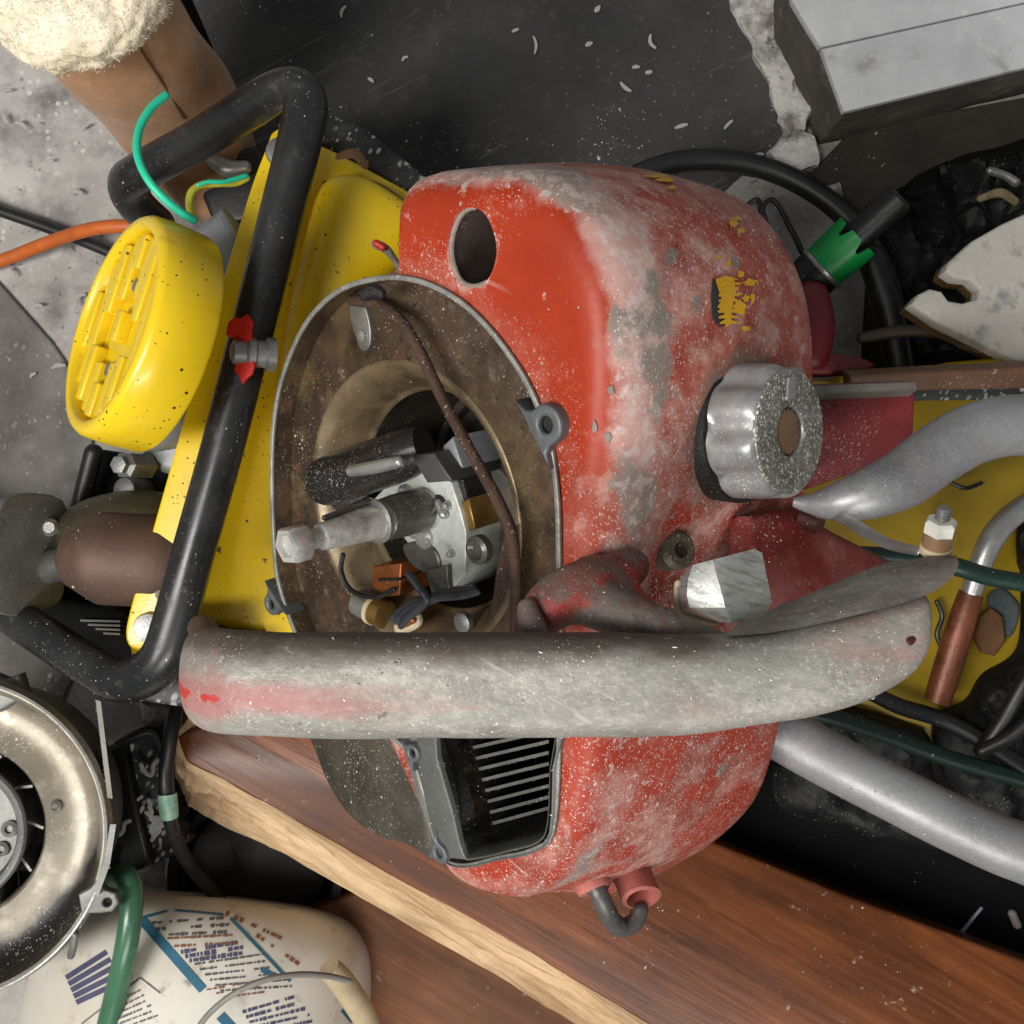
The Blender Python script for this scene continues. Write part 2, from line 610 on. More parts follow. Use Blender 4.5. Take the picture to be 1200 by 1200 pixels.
# yellow paint with brown chips and oil dots
def yellow(name, base, chips):
    m = M(name, base, 0.33, coat=0.15)
    m.layer(m.noise(14, 0.35, 0.75), tuple(x * 0.86 for x in base))
    m.layer(m.noise(60, 0.62, 0.75, 8), S(188, 142, 40), 0.5, None, 0.5)
    m.layer(m.noise(34, 0.70 - chips * 0.05, 0.72 - chips * 0.05, 8), S(104, 78, 30), 0.7)
    m.layer(m.mul(m.speck(170, 0.17, 0.28), m.noise(18, 0.4, 0.5)), S(50, 36, 12), 0.6)
    m.layer(m.mul(m.speck(380, 0.25, 0.30), m.noise(26, 0.42, 0.55)), S(60, 44, 14), 0.6)
    m.bump(m.noise(120, 0, 1, 4), 0.06, 0.0008)
    return m.done()
YEL = yellow('yellow_paint', S(234, 198, 18), 1.0)
YELD = yellow('yellow_plastic', S(236, 200, 24), 0.0)
m = M('yellow_crate_plastic', S(166, 138, 20), 0.5)
m.layer(m.noise(9, 0.4, 0.7, 6), S(134, 110, 18))
m.layer(m.noise(40, 0.62, 0.75, 7), S(66, 52, 20), 0.7, None, 0.8)
m.bump(m.noise(90, 0, 1, 5), 0.15, 0.001)
YCRATE = m.done()

# black things
m = M('black_rubber_grip', S(26, 27, 28), 0.26)
m.layer(m.noise(24, 0.4, 0.75, 7), S(52, 52, 52), 0.5, None, 0.7)
m.layer(m.noise(130, 0.58, 0.78, 8), S(84, 82, 78), 0.7, None, 0.45)
dusty(m, 260, 0.16, 0.24, S(170, 168, 160))
m.bump(m.noise(160, 0, 1, 6), 0.12, 0.0006)
GRIP = m.done()
m = M('black_dusty_plate', S(34, 35, 37), 0.55)
m.layer(m.noise(60, 0.45, 0.75, 8), S(88, 88, 88), 0.8, None, 0.6)
for sc_ in (170, 290, 460):
    m.layer(m.mul(m.speck(sc_, 0.38, 0.5, (1, 0.55, 1), (0, 0, 0.6)), m.noise(24, 0.42, 0.58)), S(196, 196, 194), 0.7)
DUSTBLK = m.done()
BLK = basic('black_plastic', S(20, 20, 21), 0.45, 0, 0.4, 30, 0.15, dust=dict(sc=260, dens=0.12, col=S(120, 118, 112)))
BLKM = basic('matte_black', S(11, 11, 12), 0.7, 0, 0.4, 30, 0.25, spec=0.12)
CABLE = basic('black_cable', S(30, 31, 32), 0.42, 0, 0.35, 40, 0.1)
GCABLE = basic('dark_green_cable', S(22, 52, 44), 0.42, 0, 0.3, 40, 0.1)
m = M('green_clear_hose', S(70, 118, 88), 0.28)
m.layer(m.noise(30, 0.4, 0.7, 6, (1, 0.5, 1)), S(44, 78, 62))
m.layer(m.noise(120, 0.62, 0.74, 6), S(150, 190, 170), 0.4, None, 0.6)
m.b.inputs['Transmission Weight'].default_value = 0.25
GHOSE = m.done()
ORANGE = basic('orange_cord', S(196, 98, 34), 0.5, 0, 0.3, 60, 0.15)
TEAL = basic('green_wire', S(40, 196, 156), 0.4, 0, 0.12, 60, 0.05)
YGREEN = basic('yellow_green_wire', S(190, 186, 60), 0.4, 0, 0.2, 90, 0.05)
GREENP = basic('green_plastic', S(12, 150, 70), 0.4, 0, 0.15, 40, 0.1)
REDP = basic('chipped_red_paint', S(196, 34, 22), 0.5, 0, 0.25, 80, 0.3)
MUFF = basic('brown_heated_steel', S(98, 76, 66), 0.6, 0.35, 0.3, 40, 0.25)
MUFF2 = basic('olive_heated_steel', S(74, 70, 52), 0.4, 0.45, 0.35, 40, 0.2)
ENG = basic('engine_aluminium', S(148, 152, 156), 0.5, 0.35, 0.3, 50, 0.2)
CHIP = basic('pale_chip', S(176, 174, 168), 0.9, 0, 0.2, 90, 0.3)
STRAP = basic('grey_strap', S(134, 130, 122), 0.65, 0.1, 0.3, 60, 0.2)
WHITEP = basic('white_porcelain', S(214, 212, 204), 0.3, 0, 0.12, 60, 0.05)
BROWNP = basic('tan_band', S(150, 118, 88), 0.5, 0.2, 0.2, 80, 0.1)

# surfaces
m = M('concrete_floor', S(188, 184, 180), 0.9)
m.layer(m.noise(5, 0.42, 0.6, 8), S(140, 136, 133))
m.layer(m.noise(24, 0.5, 0.72, 9), S(104, 100, 97), None, None, 0.8)
m.layer(m.noise(60, 0.56, 0.7, 9), S(176, 172, 167), None, None, 0.7)
m.layer(m.noise(9, 0.56, 0.64, 9), S(70, 66, 62), None, None, 0.75)
m.layer(m.noise(150, 0.62, 0.7, 6), S(58, 54, 50), None, None, 0.7)
m.layer(m.mul(m.speck(70, 0.26, 0.35, (1, 0.5, 1), (0, 0, 0.8)), m.noise(12, 0.4, 0.6)), S(198, 194, 188))
m.layer(m.mul(m.speck(160, 0.34, 0.3), m.noise(14, 0.42, 0.6)), S(204, 200, 194))
m.bump(m.noise(70, 0, 1, 9), 0.5, 0.003)
FLOOR = m.done()
m = M('black_rubber_mat', S(54, 54, 54), 0.82, spec=0.3)
m.layer(m.noise(5, 0.40, 0.68, 7), S(84, 83, 80), None, None, 0.85)
m.layer(m.noise(18, 0.5, 0.75, 8), S(60, 60, 62), None, None, 0.8)
m.layer(m.noise(11, 0.52, 0.74, 12, (1, 0.5, 1), (0, 0, 0.7)), S(104, 102, 97), None, None, 0.55)
m.layer(m.noise(30, 0.62, 0.66, 4, (0.4, 6, 1), (0, 0, -0.5)), S(110, 108, 104), None, None, 0.35)
m.layer(m.noise(90, 0.58, 0.8, 8), S(98, 97, 95), None, None, 0.5)
m.layer(m.speck(90, 0.10, 0.25), S(150, 150, 148), None, None, 0.8)
m.layer(m.mul(m.speck(230, 0.2, 0.3), m.noise(10, 0.4, 0.6)), S(140, 140, 138), None, None, 0.6)
m.bump(m.noise(260, 0, 1, 4), 0.4, 0.001)
MAT = m.done()
m = M('dirty_white_board', S(186, 188, 190), 0.75)
m.layer(m.noise(9, 0.42, 0.68, 8), S(150, 152, 154))
m.layer(m.noise(30, 0.58, 0.72, 9), S(112, 108, 100), None, None, 0.7)
m.layer(m.noise(120, 0.6, 0.75, 7), S(208, 208, 206), None, None, 0.6)
m.bump(m.noise(90, 0, 1, 7), 0.25, 0.0015)
BOARD = m.done()
m = M('grimy_concrete_step', S(84, 80, 70), 0.92)
m.layer(m.noise(12, 0.4, 0.65, 9), S(60, 56, 50))
m.layer(m.noise(70, 0.55, 0.72, 9), S(124, 118, 106), None, None, 0.6)
m.bump(m.noise(80, 0, 1, 9), 0.6, 0.003)
STEP = m.done()
m = M('crumbling_plaster', S(196, 194, 190), 0.9)
m.layer(m.noise(36, 0.48, 0.6, 9), S(112, 108, 102))
m.layer(m.noise(130, 0.5, 0.7, 9), S(150, 146, 140), None, None, 0.7)
m.layer(m.noise(70, 0.62, 0.68, 9), S(42, 40, 38))
m.bump(m.noise(140, 0, 1, 9), 0.9, 0.003)
PLASTER = m.done()
m = M('speckled_stone', S(186, 182, 172), 0.85)
m.layer(m.noise(40, 0.55, 0.64, 7), S(120, 122, 124), None, None, 0.75)
m.layer(m.noise(90, 0.6, 0.7, 7), S(140, 124, 96), None, None, 0.7)
m.layer(m.noise(16, 0.5, 0.75, 7), S(160, 158, 150))
m.bump(m.noise(120, 0, 1, 8), 0.5, 0.002)
STONE = m.done()
m = M('stone_edge_brown', S(120, 88, 40), 0.9)
m.layer(m.noise(60, 0.45, 0.65, 7), S(70, 52, 28))
STONEB = m.done()

def wood(name, base, dark, light, rot, rough=0.6, gs=1.0):
    m = M(name, base, rough)
    st = (2.0, 34.0, 34.0)
    m.layer(m.noise(2.2 * gs, 0.35, 0.70, 7, st, rot, 0.6), dark, None, None, 0.9)
    m.layer(m.noise(5.5 * gs, 0.5, 0.80, 8, st, rot, 0.3), light, None, None, 0.6)
    m.layer(m.noise(9 * gs, 0.62, 0.74, 8, st, rot, 0.2), tuple(x * 0.5 for x in dark), 0.7, None, 0.6)
    m.layer(m.noise(6, 0.44, 0.64, 11, (0.6, 1.5, 1), rot), tuple(x * 0.5 for x in dark), None, None, 0.8)
    m.layer(m.noise(45, 0.56, 0.72, 9, (0.35, 1.6, 1), rot), tuple(x * 0.55 for x in dark), None, None, 0.6)
    m.b.inputs['Specular IOR Level'].default_value = 0.35
    m.layer(m.noise(120, 0.66, 0.74, 6), S(190, 178, 160), 0.9, None, 0.5)
    m.bump(m.noise(6 * gs, 0, 1, 8, st, rot), 0.25, 0.0014)
    return m
# the plank runs down to the right in the picture
GR = (0, 0, R(30))
WOOD = wood('varnished_plank', S(126, 68, 30), S(74, 38, 17), S(150, 88, 46), GR, 0.36).done()
m = wood('raw_split_edge', S(224, 194, 154), S(172, 132, 90), S(240, 218, 184), (0, 0, R(34)), 0.85, 1.6)
m.bump(m.noise(90, 0, 1, 9, (0.25, 2, 2), (0, 0, R(32))), 0.8, 0.004)
RAW = m.done()
WOODB = wood('orange_plank', S(120, 72, 38), S(80, 46, 24), S(140, 90, 50), GR, 0.6).done()
m = M('tan_suede', S(172, 132, 98), 0.95, spec=0.2)
m.layer(m.noise(22, 0.38, 0.68, 7), S(144, 106, 76))
m.layer(m.noise(70, 0.52, 0.75, 7), S(188, 148, 112), None, None, 0.7)
m.layer(m.noise(12, 0.6, 0.75, 6), S(80, 56, 40), None, None, 0.6)
m.b.inputs['Sheen Weight'].default_value = 0.25
m.bump(m.noise(300, 0, 1, 6), 0.35, 0.001)
SUEDE = m.done()
m = M('sheepskin', S(236, 226, 204), 0.95, spec=0.15)
m.layer(m.noise(60, 0.4, 0.7, 6), S(222, 208, 178))
m.layer(m.noise(24, 0.5, 0.7, 6), S(242, 234, 214))
m.b.inputs['Subsurface Weight'].default_value = 0.15
m.b.inputs['Subsurface Radius'].default_value = (0.01, 0.008, 0.005)
m.bump(m.noise(260, 0, 1, 8), 0.6, 0.003)
FLEECE = m.done()
m = M('white_pail_plastic', S(212, 208, 198), 0.5)
m.layer(m.noise(10, 0.42, 0.68, 7), S(196, 188, 172))
m.layer(m.noise(50, 0.58, 0.72, 8), S(150, 132, 106), 0.7, None, 0.7)
m.layer(m.noise(28, 0.64, 0.70, 8), S(120, 98, 72), 0.7, None, 0.7)
m.bump(m.noise(60, 0, 1, 6), 0.1, 0.001)
PAIL = m.done()
INKB = basic('blue_print', S(52, 108, 134), 0.55, 0, 0.3, 60, 0)
INKN = basic('navy_print', S(78, 78, 108), 0.6, 0, 0.3, 60, 0)
INKG = basic('grey_print', S(96, 92, 98), 0.6, 0, 0.3, 60, 0)
INKR = basic('brown_print', S(140, 92, 70), 0.6, 0, 0.3, 60, 0)
# smoky stained fan housing
m = M('stained_fan_metal', S(150, 142, 128), 0.42, 0.35)
m.layer(m.noise(16, 0.40, 0.66, 7), S(134, 124, 108), 0.42)
m.layer(m.noise(60, 0.54, 0.72, 8), S(190, 184, 170), 0.4, None, 0.8)
m.layer(m.attr('soot', 0.6, 30, 0.22, 0.80, 8), S(24, 21, 20), 0.5, 0.2)
dusty(m, 240, 0.3, 0.33, S(226, 224, 218))
m.bump(m.noise(160, 0, 1, 7), 0.25, 0.001)
FANM = m.done()

# ------------------------------------------------------------------ the setting
def sheet(z, x0, x1, y0, y1, n=2):
    v, f = [], []
    for j in range(n + 1):
        for i in range(n + 1):
            v.append((x0 + (x1 - x0) * i / n, y0 + (y1 - y0) * j / n, z))
    for j in range(n):
        for i in range(n):
            a = j * (n + 1) + i
            f.append((a, a + 1, a + n + 2, a + n + 1))
    return mesh(v, f)
add('floor', sheet(0, -4, 4, -4, 4, 8), FLOOR, kind='structure')

F0 = FL(0)
# concrete slab joint on the left: the darker slab is a second pour
add('floor_slab', pprism(F0, [(-400, 250), (-20, 310), (60, 400), (115, 480), (100, 560), (150, 640), (40, 900), (-400, 900)], -0.02, 0.004, 0.002),
    basic('dirty_slab', S(112, 108, 104), 0.92, 0, 0.45, 26, 0.6, dust=dict(sc=90, dens=0.3, col=S(190, 188, 182), film=0.4)), kind='structure')

# black rubber mat
add('rubber_mat', pprism(F0, [(205, -300), (214, 0), (240, 58), (268, 120), (330, 330), (560, 640), (900, 640), (985, 300), (940, 190), (905, 110), (862, 0), (845, -300)], 0.0005, 0.006, 0.002),
    MAT, label='black rubber mat flecked with pale debris behind the red saw', cat='mat')
# loose chips on the mat
chip_group = 'pale chips scattered on the black mat'
def chip(px, py, s, rz, bend, z, label=None, group=chip_group):
    p = W(px, py, z)
    L_ = U(s * 0.8, z)
    bend = bend * random.uniform(0.3, 1.3)
    fat = random.uniform(0.6, 1.15)
    pts = []
    for k in range(4):
        t = k / 3 - 0.5
        pts.append((p + Vector((math.cos(rz) * t * L_ - math.sin(rz) * bend * L_ * (0.25 - t * t) * 2,
                                math.sin(rz) * t * L_ + math.cos(rz) * bend * L_ * (0.25 - t * t) * 2, 0.002)),
                    U(2.9, z) * fat * (0.6 + 0.4 * math.cos(t * 3))))
    return add('wood_chip', tube(pts, 8, 3, flat=(0.45, 1.0), up=(0, 0, 1)), CHIP,
               label=label or 'small pale curled chip lying on the black mat', cat='chip', group=group)
for c in ((403, 15, 16, 1.2, 0.5), (626, 54, 24, -1.5, 0.25), (765, 50, 20, -1.2, -0.5), (733, 103, 18, -0.7, -0.4),
          (798, 149, 17, 0.3, 0.2), (853, 147, 16, 0.8, 0.2), (785, 183, 12, 0.5, 0.1), (604, 37, 9, 0.4, 0.2),
          (700, 12, 8, 0.9, 0), (745, 80, 9, 0.1, 0.2), (475, 70, 9, 0.6, 0.3), (435, 95, 8, -0.6, 0.1), (890, 182, 10, 0, 0.3),
          (690, 53, 8, 0.4, 0.1), (760, 86, 8, 0.2, 0.1)):
    chip(*c, 0.006)
for c, lb in (((26, 148, 18, -0.5, 0.3), None), ((8, 108, 16, 0.2, 0.2), None), ((100, 150, 14, 0.5, 0.4), None),
              ((96, 352, 20, 0.9, 0.7), None), ((15, 320, 14, -0.9, 0.2), None), ((44, 360, 16, 0.2, 0.3), None), ((70, 430, 18, 0.2, 0.2), None),
              ((8, 140, 13, 1.9, 0.2), None), ((90, 228, 18, 0.1, 0.5), None), ((40, 440, 9, 0.6, 0.2), None), ((60, 190, 9, 0.1, 0.2), None)):
    chip(*c, 0.004, 'small pale chip on the bare concrete beside the sheepskin boot', 'pale chips on the concrete')

add('corner_floor', pprism(F0, [(925, 215), (962, 190), (1000, 150), (1500, 60), (1500, 480), (980, 480), (1000, 300)], 0.0005, 0.0058, 0.001),
    basic('shaded_corner_floor', S(58, 54, 47), 0.9, 0, 0.5, 26, 0.6), kind='structure')  # darker sheet, paints the shade of the far corner onto the floor
# crumbling plaster line and concrete step top right
pl = thing('plaster_strip', 'crumbling white plaster strip between black mat and concrete step', 'plaster', W(930, 100, 0))
v = []
def rough_slab(outline, z0, z1, bevel, amp, fr=F0, cuts=3):
    me = pprism(fr, outline, z0, z1, bevel)
    bm = bmesh.new()
    bm.from_mesh(me)
    bmesh.ops.triangulate(bm, faces=bm.faces)
    bmesh.ops.subdivide_edges(bm, edges=[e for e in bm.edges if e.calc_length() > 0.008], cuts=cuts, use_grid_fill=True)
    bmesh.ops.subdivide_edges(bm, edges=[e for e in bm.edges if e.calc_length() > 0.01], cuts=2, use_grid_fill=True)
    bm.normal_update()
    for q in bm.verts:
        n = noise.fractal(q.co * 55, 1.0, 2.0, 5)
        q.co += Vector((noise.noise(q.co * 80), noise.noise(q.co * 80 + Vector((9, 2, 1))), 0)) * amp * 0.8
        if q.co.z > z0 + 0.002:
            q.co.z += n * amp
    bm.to_mesh(me)
    bm.free()
    return me
add('upper_strip', rough_slab([(850, -200), (856, 0), (880, 50), (905, 110), (918, 150), (930, 172), (946, 150), (955, 110), (945, 55), (935, 0), (930, -200)], 0.0, 0.012, 0.002, 0.006), PLASTER, pl)
add('lower_lump', rough_slab([(903, 172), (922, 148), (942, 150), (958, 175), (960, 198), (930, 206), (906, 190)], 0.0, 0.014, 0.002, 0.007), PLASTER, pl)
add('crumb', rough_slab([(970, 215), (985, 212), (990, 232), (978, 238)], 0.0, 0.012, 0.004, 0.003), PLASTER, pl)
st = thing('concrete_step', 'white topped concrete step in the far corner beside plaster', 'step', W(1060, 60, 0))
add('step_body', rough_slab([(926, -250), (932, 0), (991, 131), (1210, 76), (1500, 0), (1500, -250)], 0.0, 0.066, 0.003, 0.0016, F0, 2), STEP, st)
add('white_board', pprism(F0, [(925, -250), (928, 0), (962, 55), (1200, 2), (1500, -65), (1500, -250)], 0.0665, 0.074, 0.001), BOARD, st)
add('white_board', pprism(F0, [(963, 57), (989, 131), (1208, 77), (1500, 3), (1500, -62), (1201, 4)], 0.0665, 0.073, 0.001), BOARD, st)

# ------------------------------------------------------------------ boot
bt = thing('sheepskin_boot', 'tan suede boot with thick cream sheepskin cuff on the concrete', 'boot', W(180, 120, 0))
shaft = TP([(95, -20, 0.19, 84), (118, 20, 0.17, 84), (150, 60, 0.14, 82), (185, 100, 0.105, 78), (215, 145, 0.075, 74), (238, 185, 0.06, 66), (255, 215, 0.052, 52)], seg=40, sub=8)
for q in shaft.vertices:
    q.co += Vector((1, 0.5, 0)) * noise.noise(q.co * 22) * 0.004 + Vector((0, 0, 1)) * noise.noise(q.co * 40) * 0.003
add('boot_upper', shaft, SUEDE, bt)
seam = TP([(163, 55, 0.196, 2.0), (178, 78, 0.176, 2.0), (197, 108, 0.150, 2.0), (215, 138, 0.128, 2.0)], seg=8)
add('seam', seam, basic('seam_thread', S(96, 66, 44), 0.8), bt)
add('sole', TP([(208, -20, 0.075, 13), (232, 35, 0.072, 13), (262, 105, 0.06, 13), (288, 165, 0.045, 12), (290, 215, 0.03, 12)], seg=14, flat=(1.9, 0.6), up=(0, 0, 1)), BLKM, bt)
# fleece cuff: thick torus with lumpy wool
cc = W(92, -30, 0.215)
fr = Frame(cc, (-0.25, 0.25, 0.94))
V, Fc = [], []
NU, NV = 150, 90
for i in range(NU):
    for j in range(NV):
        a, b = 2 * math.pi * i / NU, 2 * math.pi * j / NV
        Rm, rm = U(62, 0.215), U(56, 0.215)
        n1 = noise.noise(Vector((math.cos(a) * 5, math.sin(a) * 5, b * 2)))
        rr = rm * (1 + 0.10 * n1)
        p = fr.pt((Rm + rr * math.cos(b)) * math.cos(a), (Rm + rr * math.cos(b)) * math.sin(a), rr * math.sin(b) * 0.95)
        d = (p - fr.pt(Rm * math.cos(a), Rm * math.sin(a), 0)).normalized()
        p += d * (noise.turbulence(p * 150, 4, False) * 0.0028 + noise.noise(p * 45) * 0.003)
        V.append(p)
for i in range(NU):
    for j in range(NV):
        Fc.append((i * NV + j, ((i + 1) % NU) * NV + j, ((i + 1) % NU) * NV + (j + 1) % NV, i * NV + (j + 1) % NV))
fl = fixn(mesh(V, Fc))
fl.calc_loop_triangles()
cuff = add('fleece_cuff', fl.copy(), FLEECE, bt, sharp=180)
V2, F2 = [], []
fv = [(q.co.copy(), q.normal.copy()) for q in fl.vertices]
for k in range(14000):
    p, n = random.choice(fv)
    p = p + Vector((random.uniform(-1, 1), random.uniform(-1, 1), random.uniform(-1, 1))) * 0.0012
    t = Vector((random.gauss(0, 1), random.gauss(0, 1), random.gauss(0, 1)))
    t = (t - t.dot(n) * n).normalized()
    s = n.cross(t) * 0.00016
    l = random.uniform(0.0010, 0.0026)
    q1 = p + n * l * 0.45 + t * l * 0.2
    q2 = p + n * l * 0.6 + t * l * 0.8
    b = len(V2)
    V2 += [p - s, p + s, q1 + s, q1 - s, q2]
    F2 += [(b, b + 1, b + 2, b + 3), (b + 3, b + 2, b + 4)]
add('wool_fibres', mesh(V2, F2), FLEECE, cuff, kind='stuff', sharp=180)

# ------------------------------------------------------------------ cords and small things on the left
add('power_lead', TP([(-60, 325, 0.014, 7.5), (0, 306, 0.014, 7.5), (60, 283, 0.03, 7.8), (110, 268, 0.05, 8), (160, 266, 0.055, 8), (200, 280, 0.05, 8)], seg=14),
    ORANGE, label='orange power cord running in from the left edge', cat='cord')
add('power_lead', TP([(-60, 225, 0.008, 7), (0, 247, 0.008, 7), (60, 268, 0.008, 7), (130, 296, 0.010, 7), (200, 330, 0.012, 7)], seg=14),
    CABLE, label='black cord lying on concrete beneath the orange cord', cat='cord')
# ------------------------------------------------------------------ yellow machine
ym = thing('yellow_cutoff_machine', 'yellow engine machine with black tubular frame and round filter cover', 'machine', W(250, 450, 0))
Fz = FL(0)
# frame tube
tb = TP([(185, 262, 0.0830, 20), (160, 240, 0.1079, 22), (150, 216, 0.1286, 23), (168, 200, 0.1452, 23), (225, 168, 0.1701, 23), (290, 128, 0.1950, 24),
         (325, 106, 0.2075, 23.2), (348, 104, 0.2141, 24.2), (358, 122, 0.2158, 26.0), (350, 170, 0.2175, 26.0), (330, 250, 0.2175, 25.6), (300, 370, 0.2175, 25.1), (262, 520, 0.2175, 25.1),
         (226, 650, 0.2158, 25.1), (206, 725, 0.2141, 26.0), (192, 768, 0.2117, 27.0), (170, 790, 0.2058, 27.0), (140, 797, 0.1975, 26.0), (105, 780, 0.1867, 24.2), (50, 745, 0.1743, 23.2), (0, 712, 0.1577, 23.2), (-60, 680, 0.1411, 23.2), (-110, 640, 0.0996, 24), (-120, 610, 0.0498, 24), (-122, 600, 0.0000, 24)],
        seg=24, sub=7)
add('frame_tube', tb, GRIP, ym)
# belt guard body (big yellow casing) and its bulge
gz = 0.158
gfr = Frame(W(330, 450, 0.150), (0.12, 0.0, 1))
add('belt_guard', pprism(gfr, [(372, 166), (436, 198), (500, 236), (505, 262), (498, 290), (470, 320), (440, 380), (400, 560), (380, 760), (300, 745), (236, 738), (200, 790), (150, 760), (200, 560), (280, 280), (330, 160)],
                        -0.09, 0.0, 0.006, smooth=5), YEL, ym)
bul = loft([[gfr.pt(*((Vector(gfr.px(415, 260)) * (1 - s) + Vector(gfr.px(a, b)) * s)), h) for a, b in
             catmull([(376, 222), (420, 210), (470, 236), (498, 262), (494, 300), (468, 322), (440, 352), (412, 400), (385, 470), (330, 560), (318, 520), (330, 400), (352, 300)], 6, True)]
            for s, h in ((1.0, -0.01), (0.98, 0.006), (0.92, 0.013), (0.82, 0.0175), (0.6, 0.021), (0.3, 0.022), (0.05, 0.022))])
add('guard_bulge', bul, YEL, ym, sharp=70)
add('scrape_mark', TP([(396, 184, 0.1545, 3.5), (415, 180, 0.1545, 6), (428, 194, 0.1545, 4.5)], seg=8, flat=(0.25, 1), up=(0, 0, 1)), basic('bare_brown_scrape', S(120, 88, 56), 0.8), ym)
add('scrape_mark', TP([(380, 214, 0.152, 2.0), (412, 210, 0.1525, 3.5), (450, 222, 0.1535, 4.5), (490, 252, 0.155, 4), (510, 270, 0.155, 2)], seg=8, flat=(0.3, 1), up=(0, 0, 1)), basic('brown_scratch', S(104, 78, 34), 0.7), ym)
# slotted flat bar in front of the guard
sfr = Frame(W(250, 450, 0.186), (0.05, 0, 1))
slot = [(312, 172), (320, 154), (338, 149), (352, 160), (354, 185), (338, 250), (300, 400), (262, 545), (228, 680), (212, 745), (196, 760), (170, 763), (152, 758), (147, 742), (152, 715), (164, 672), (200, 545), (246, 380), (290, 232)]
add('guard_plate', pprism(sfr, slot, -0.006, 0.0, 0.0015, smooth=4), YEL, ym)
for p in ((330, 180), (176, 735)):
    c = sfr.ppt(*p)
    f = Frame(c, sfr.Z)
    add('plate_bolt', lathe(f, [(U(30, 0.2) * 0.6, -0.002), (U(30, 0.2) * 0.62, 0.002), (U(30, 0.2) * 0.55, 0.005), (0, 0.0062)], 32), ZINC, ym)
for p in ((188, 697), (193, 692)):
    add('bare_patch', lathe(Frame(sfr.ppt(*p), sfr.Z), [(0.003, -0.0005), (0.0028, 0.0004), (0, 0.0005)], 12), STRAP, ym)
# strut carrying the bar, dark
add('support_block', pprism(Fz, [(330, 130), (420, 150), (508, 214), (512, 250), (380, 200), (340, 250), (240, 700), (245, 832), (150, 820), (140, 700), (230, 420)], 0.0, 0.085, 0.004), DUSTBLK, ym)
add('dusty_plate', pprism(Fz, [(372, 128), (424, 146), (506, 212), (508, 244), (440, 206), (366, 165)], 0.085, 0.128, 0.003), DUSTBLK, ym)
add('dusty_plate', pprism(Fz, [(165, 800), (216, 740), (300, 745), (300, 836), (218, 830), (130, 818)], 0.085, 0.175, 0.003), DUSTBLK, ym)
# rubber mounts behind the guard corner
add('mount_bracket', pprism(FL(0.15), [(462, 266), (500, 258), (506, 312), (470, 330)], -0.05, 0.0, 0.002), BLKM, ym)
add('red_scrap', pprism(FL(0.155), [(474, 268), (494, 270), (496, 279), (478, 283)], -0.004, 0.0, 0.001), REDP, ym)
add('switch_lever', TP([(440, 286, 0.20, 5.5), (452, 292, 0.20, 5.5), (462, 304, 0.195, 4), (470, 318, 0.19, 4)], seg=10), STRAP, ym)
add('lever_tip', TP([(441, 285, 0.204, 4.5), (449, 290, 0.204, 4.5)], seg=10), REDP, ym)
# filter cover
axis = Vector((-0.75, 0.24, 0.62)).normalized()
ffr = Frame(W(133, 380, 0.240), axis, (0.36, 1, 0))
Rf = 0.0535
add('filter_cover', lathe(ffr, [(0, -0.029), (Rf * 0.8, -0.029), (Rf * 1.03, -0.0285), (Rf * 1.045, -0.027), (Rf * 1.05, -0.01), (Rf * 1.035, -0.0015), (Rf * 1.00, 0.0012), (Rf * 0.93, 0.0020), (Rf * 0.90, 0.0008), (Rf * 0.89, -0.0070), (0, -0.0070)], 96), YELD, ym, sharp=50)
cov = [o for o in ym.children if o.name.startswith('filter_cover')][0]
# ridges on the face: cut by a cross shaped recess
nrib = 9
for k in range(nrib):
    x = (k - (nrib - 1) / 2) / ((nrib - 1) / 2)
    xr = x * Rf * 0.82
    half = math.sqrt(max(0, (Rf * 0.87) ** 2 - xr ** 2))
    ax_ = abs(x)
    sh = 0.004 * math.sin(k * 1.9)
    if ax_ < 0.12:
        segs = [(-half, -Rf * 0.52), (-Rf * 0.16, Rf * 0.16), (Rf * 0.52, half)]
    elif ax_ < 0.30:
        segs = [(-half, -Rf * 0.30 + sh), (Rf * 0.26 + sh, half)]
    elif ax_ < 0.55:
        segs = [(-half, -Rf * 0.16 + sh), (Rf * 0.12 + sh, half)]
    elif ax_ < 0.72:
        segs = [(-half, sh), (sh + 0.004, half)]
    else:
        segs = [(-half, half)]
    for (y0, y1) in segs:
        if y1 - y0 < 0.006:
            continue
        cf_ = Frame(ffr.pt(xr, (y0 + y1) / 2, -0.0065), axis, ffr.Y)
        hl_, hw_ = (y1 - y0) / 2 - 0.0008, Rf * 0.82 / (nrib - 1) * 0.80
        add('ridge', box(cf_, -hw_, hw_, -hl_, hl_, -0.001, 0.0058 - 0.0012 * (k % 2), 0.0011), YELD, cov, sharp=60)
for y in (0.40, -0.40):
    add('cover_screw', lathe(Frame(ffr.pt(0.0, Rf * y, -0.006), axis), [(0.0045, -0.002), (0.0045, 0.001), (0.003, 0.0025), (0, 0.0025)], 16), ZINC, cov)
# engine behind cover
add('carburettor', pprism(FL(0.12), [(180, 300), (260, 240), (290, 290), (280, 400), (245, 520), (210, 560), (160, 545), (150, 480)], -0.10, 0.02, 0.006), ENG, ym)
add('intake_elbow', TP([(180, 500, 0.16, 30), (215, 490, 0.15, 32), (250, 470, 0.13, 32)], seg=20), ENG, ym)
add('engine_nut', lathe(Frame(W(146, 545, 0.16), (-0.3, 0, 1)), [(0.0075, -0.02), (0.0075, 0.0), (0.005, 0.002), (0.005, 0.006), (0, 0.007)], 6), ZINC, ym)
add('engine_nut', lathe(Frame(W(145, 574, 0.13), (-0.3, 0, 1)), [(0.007, -0.02), (0.007, 0.0), (0, 0.003)], 16), ZINC, ym)
add('engine_block', pprism(FL(0.0), [(110, 525), (165, 535), (220, 530), (190, 700), (120, 720), (70, 640)], 0.0, 0.11, 0.004), BLKM, ym)
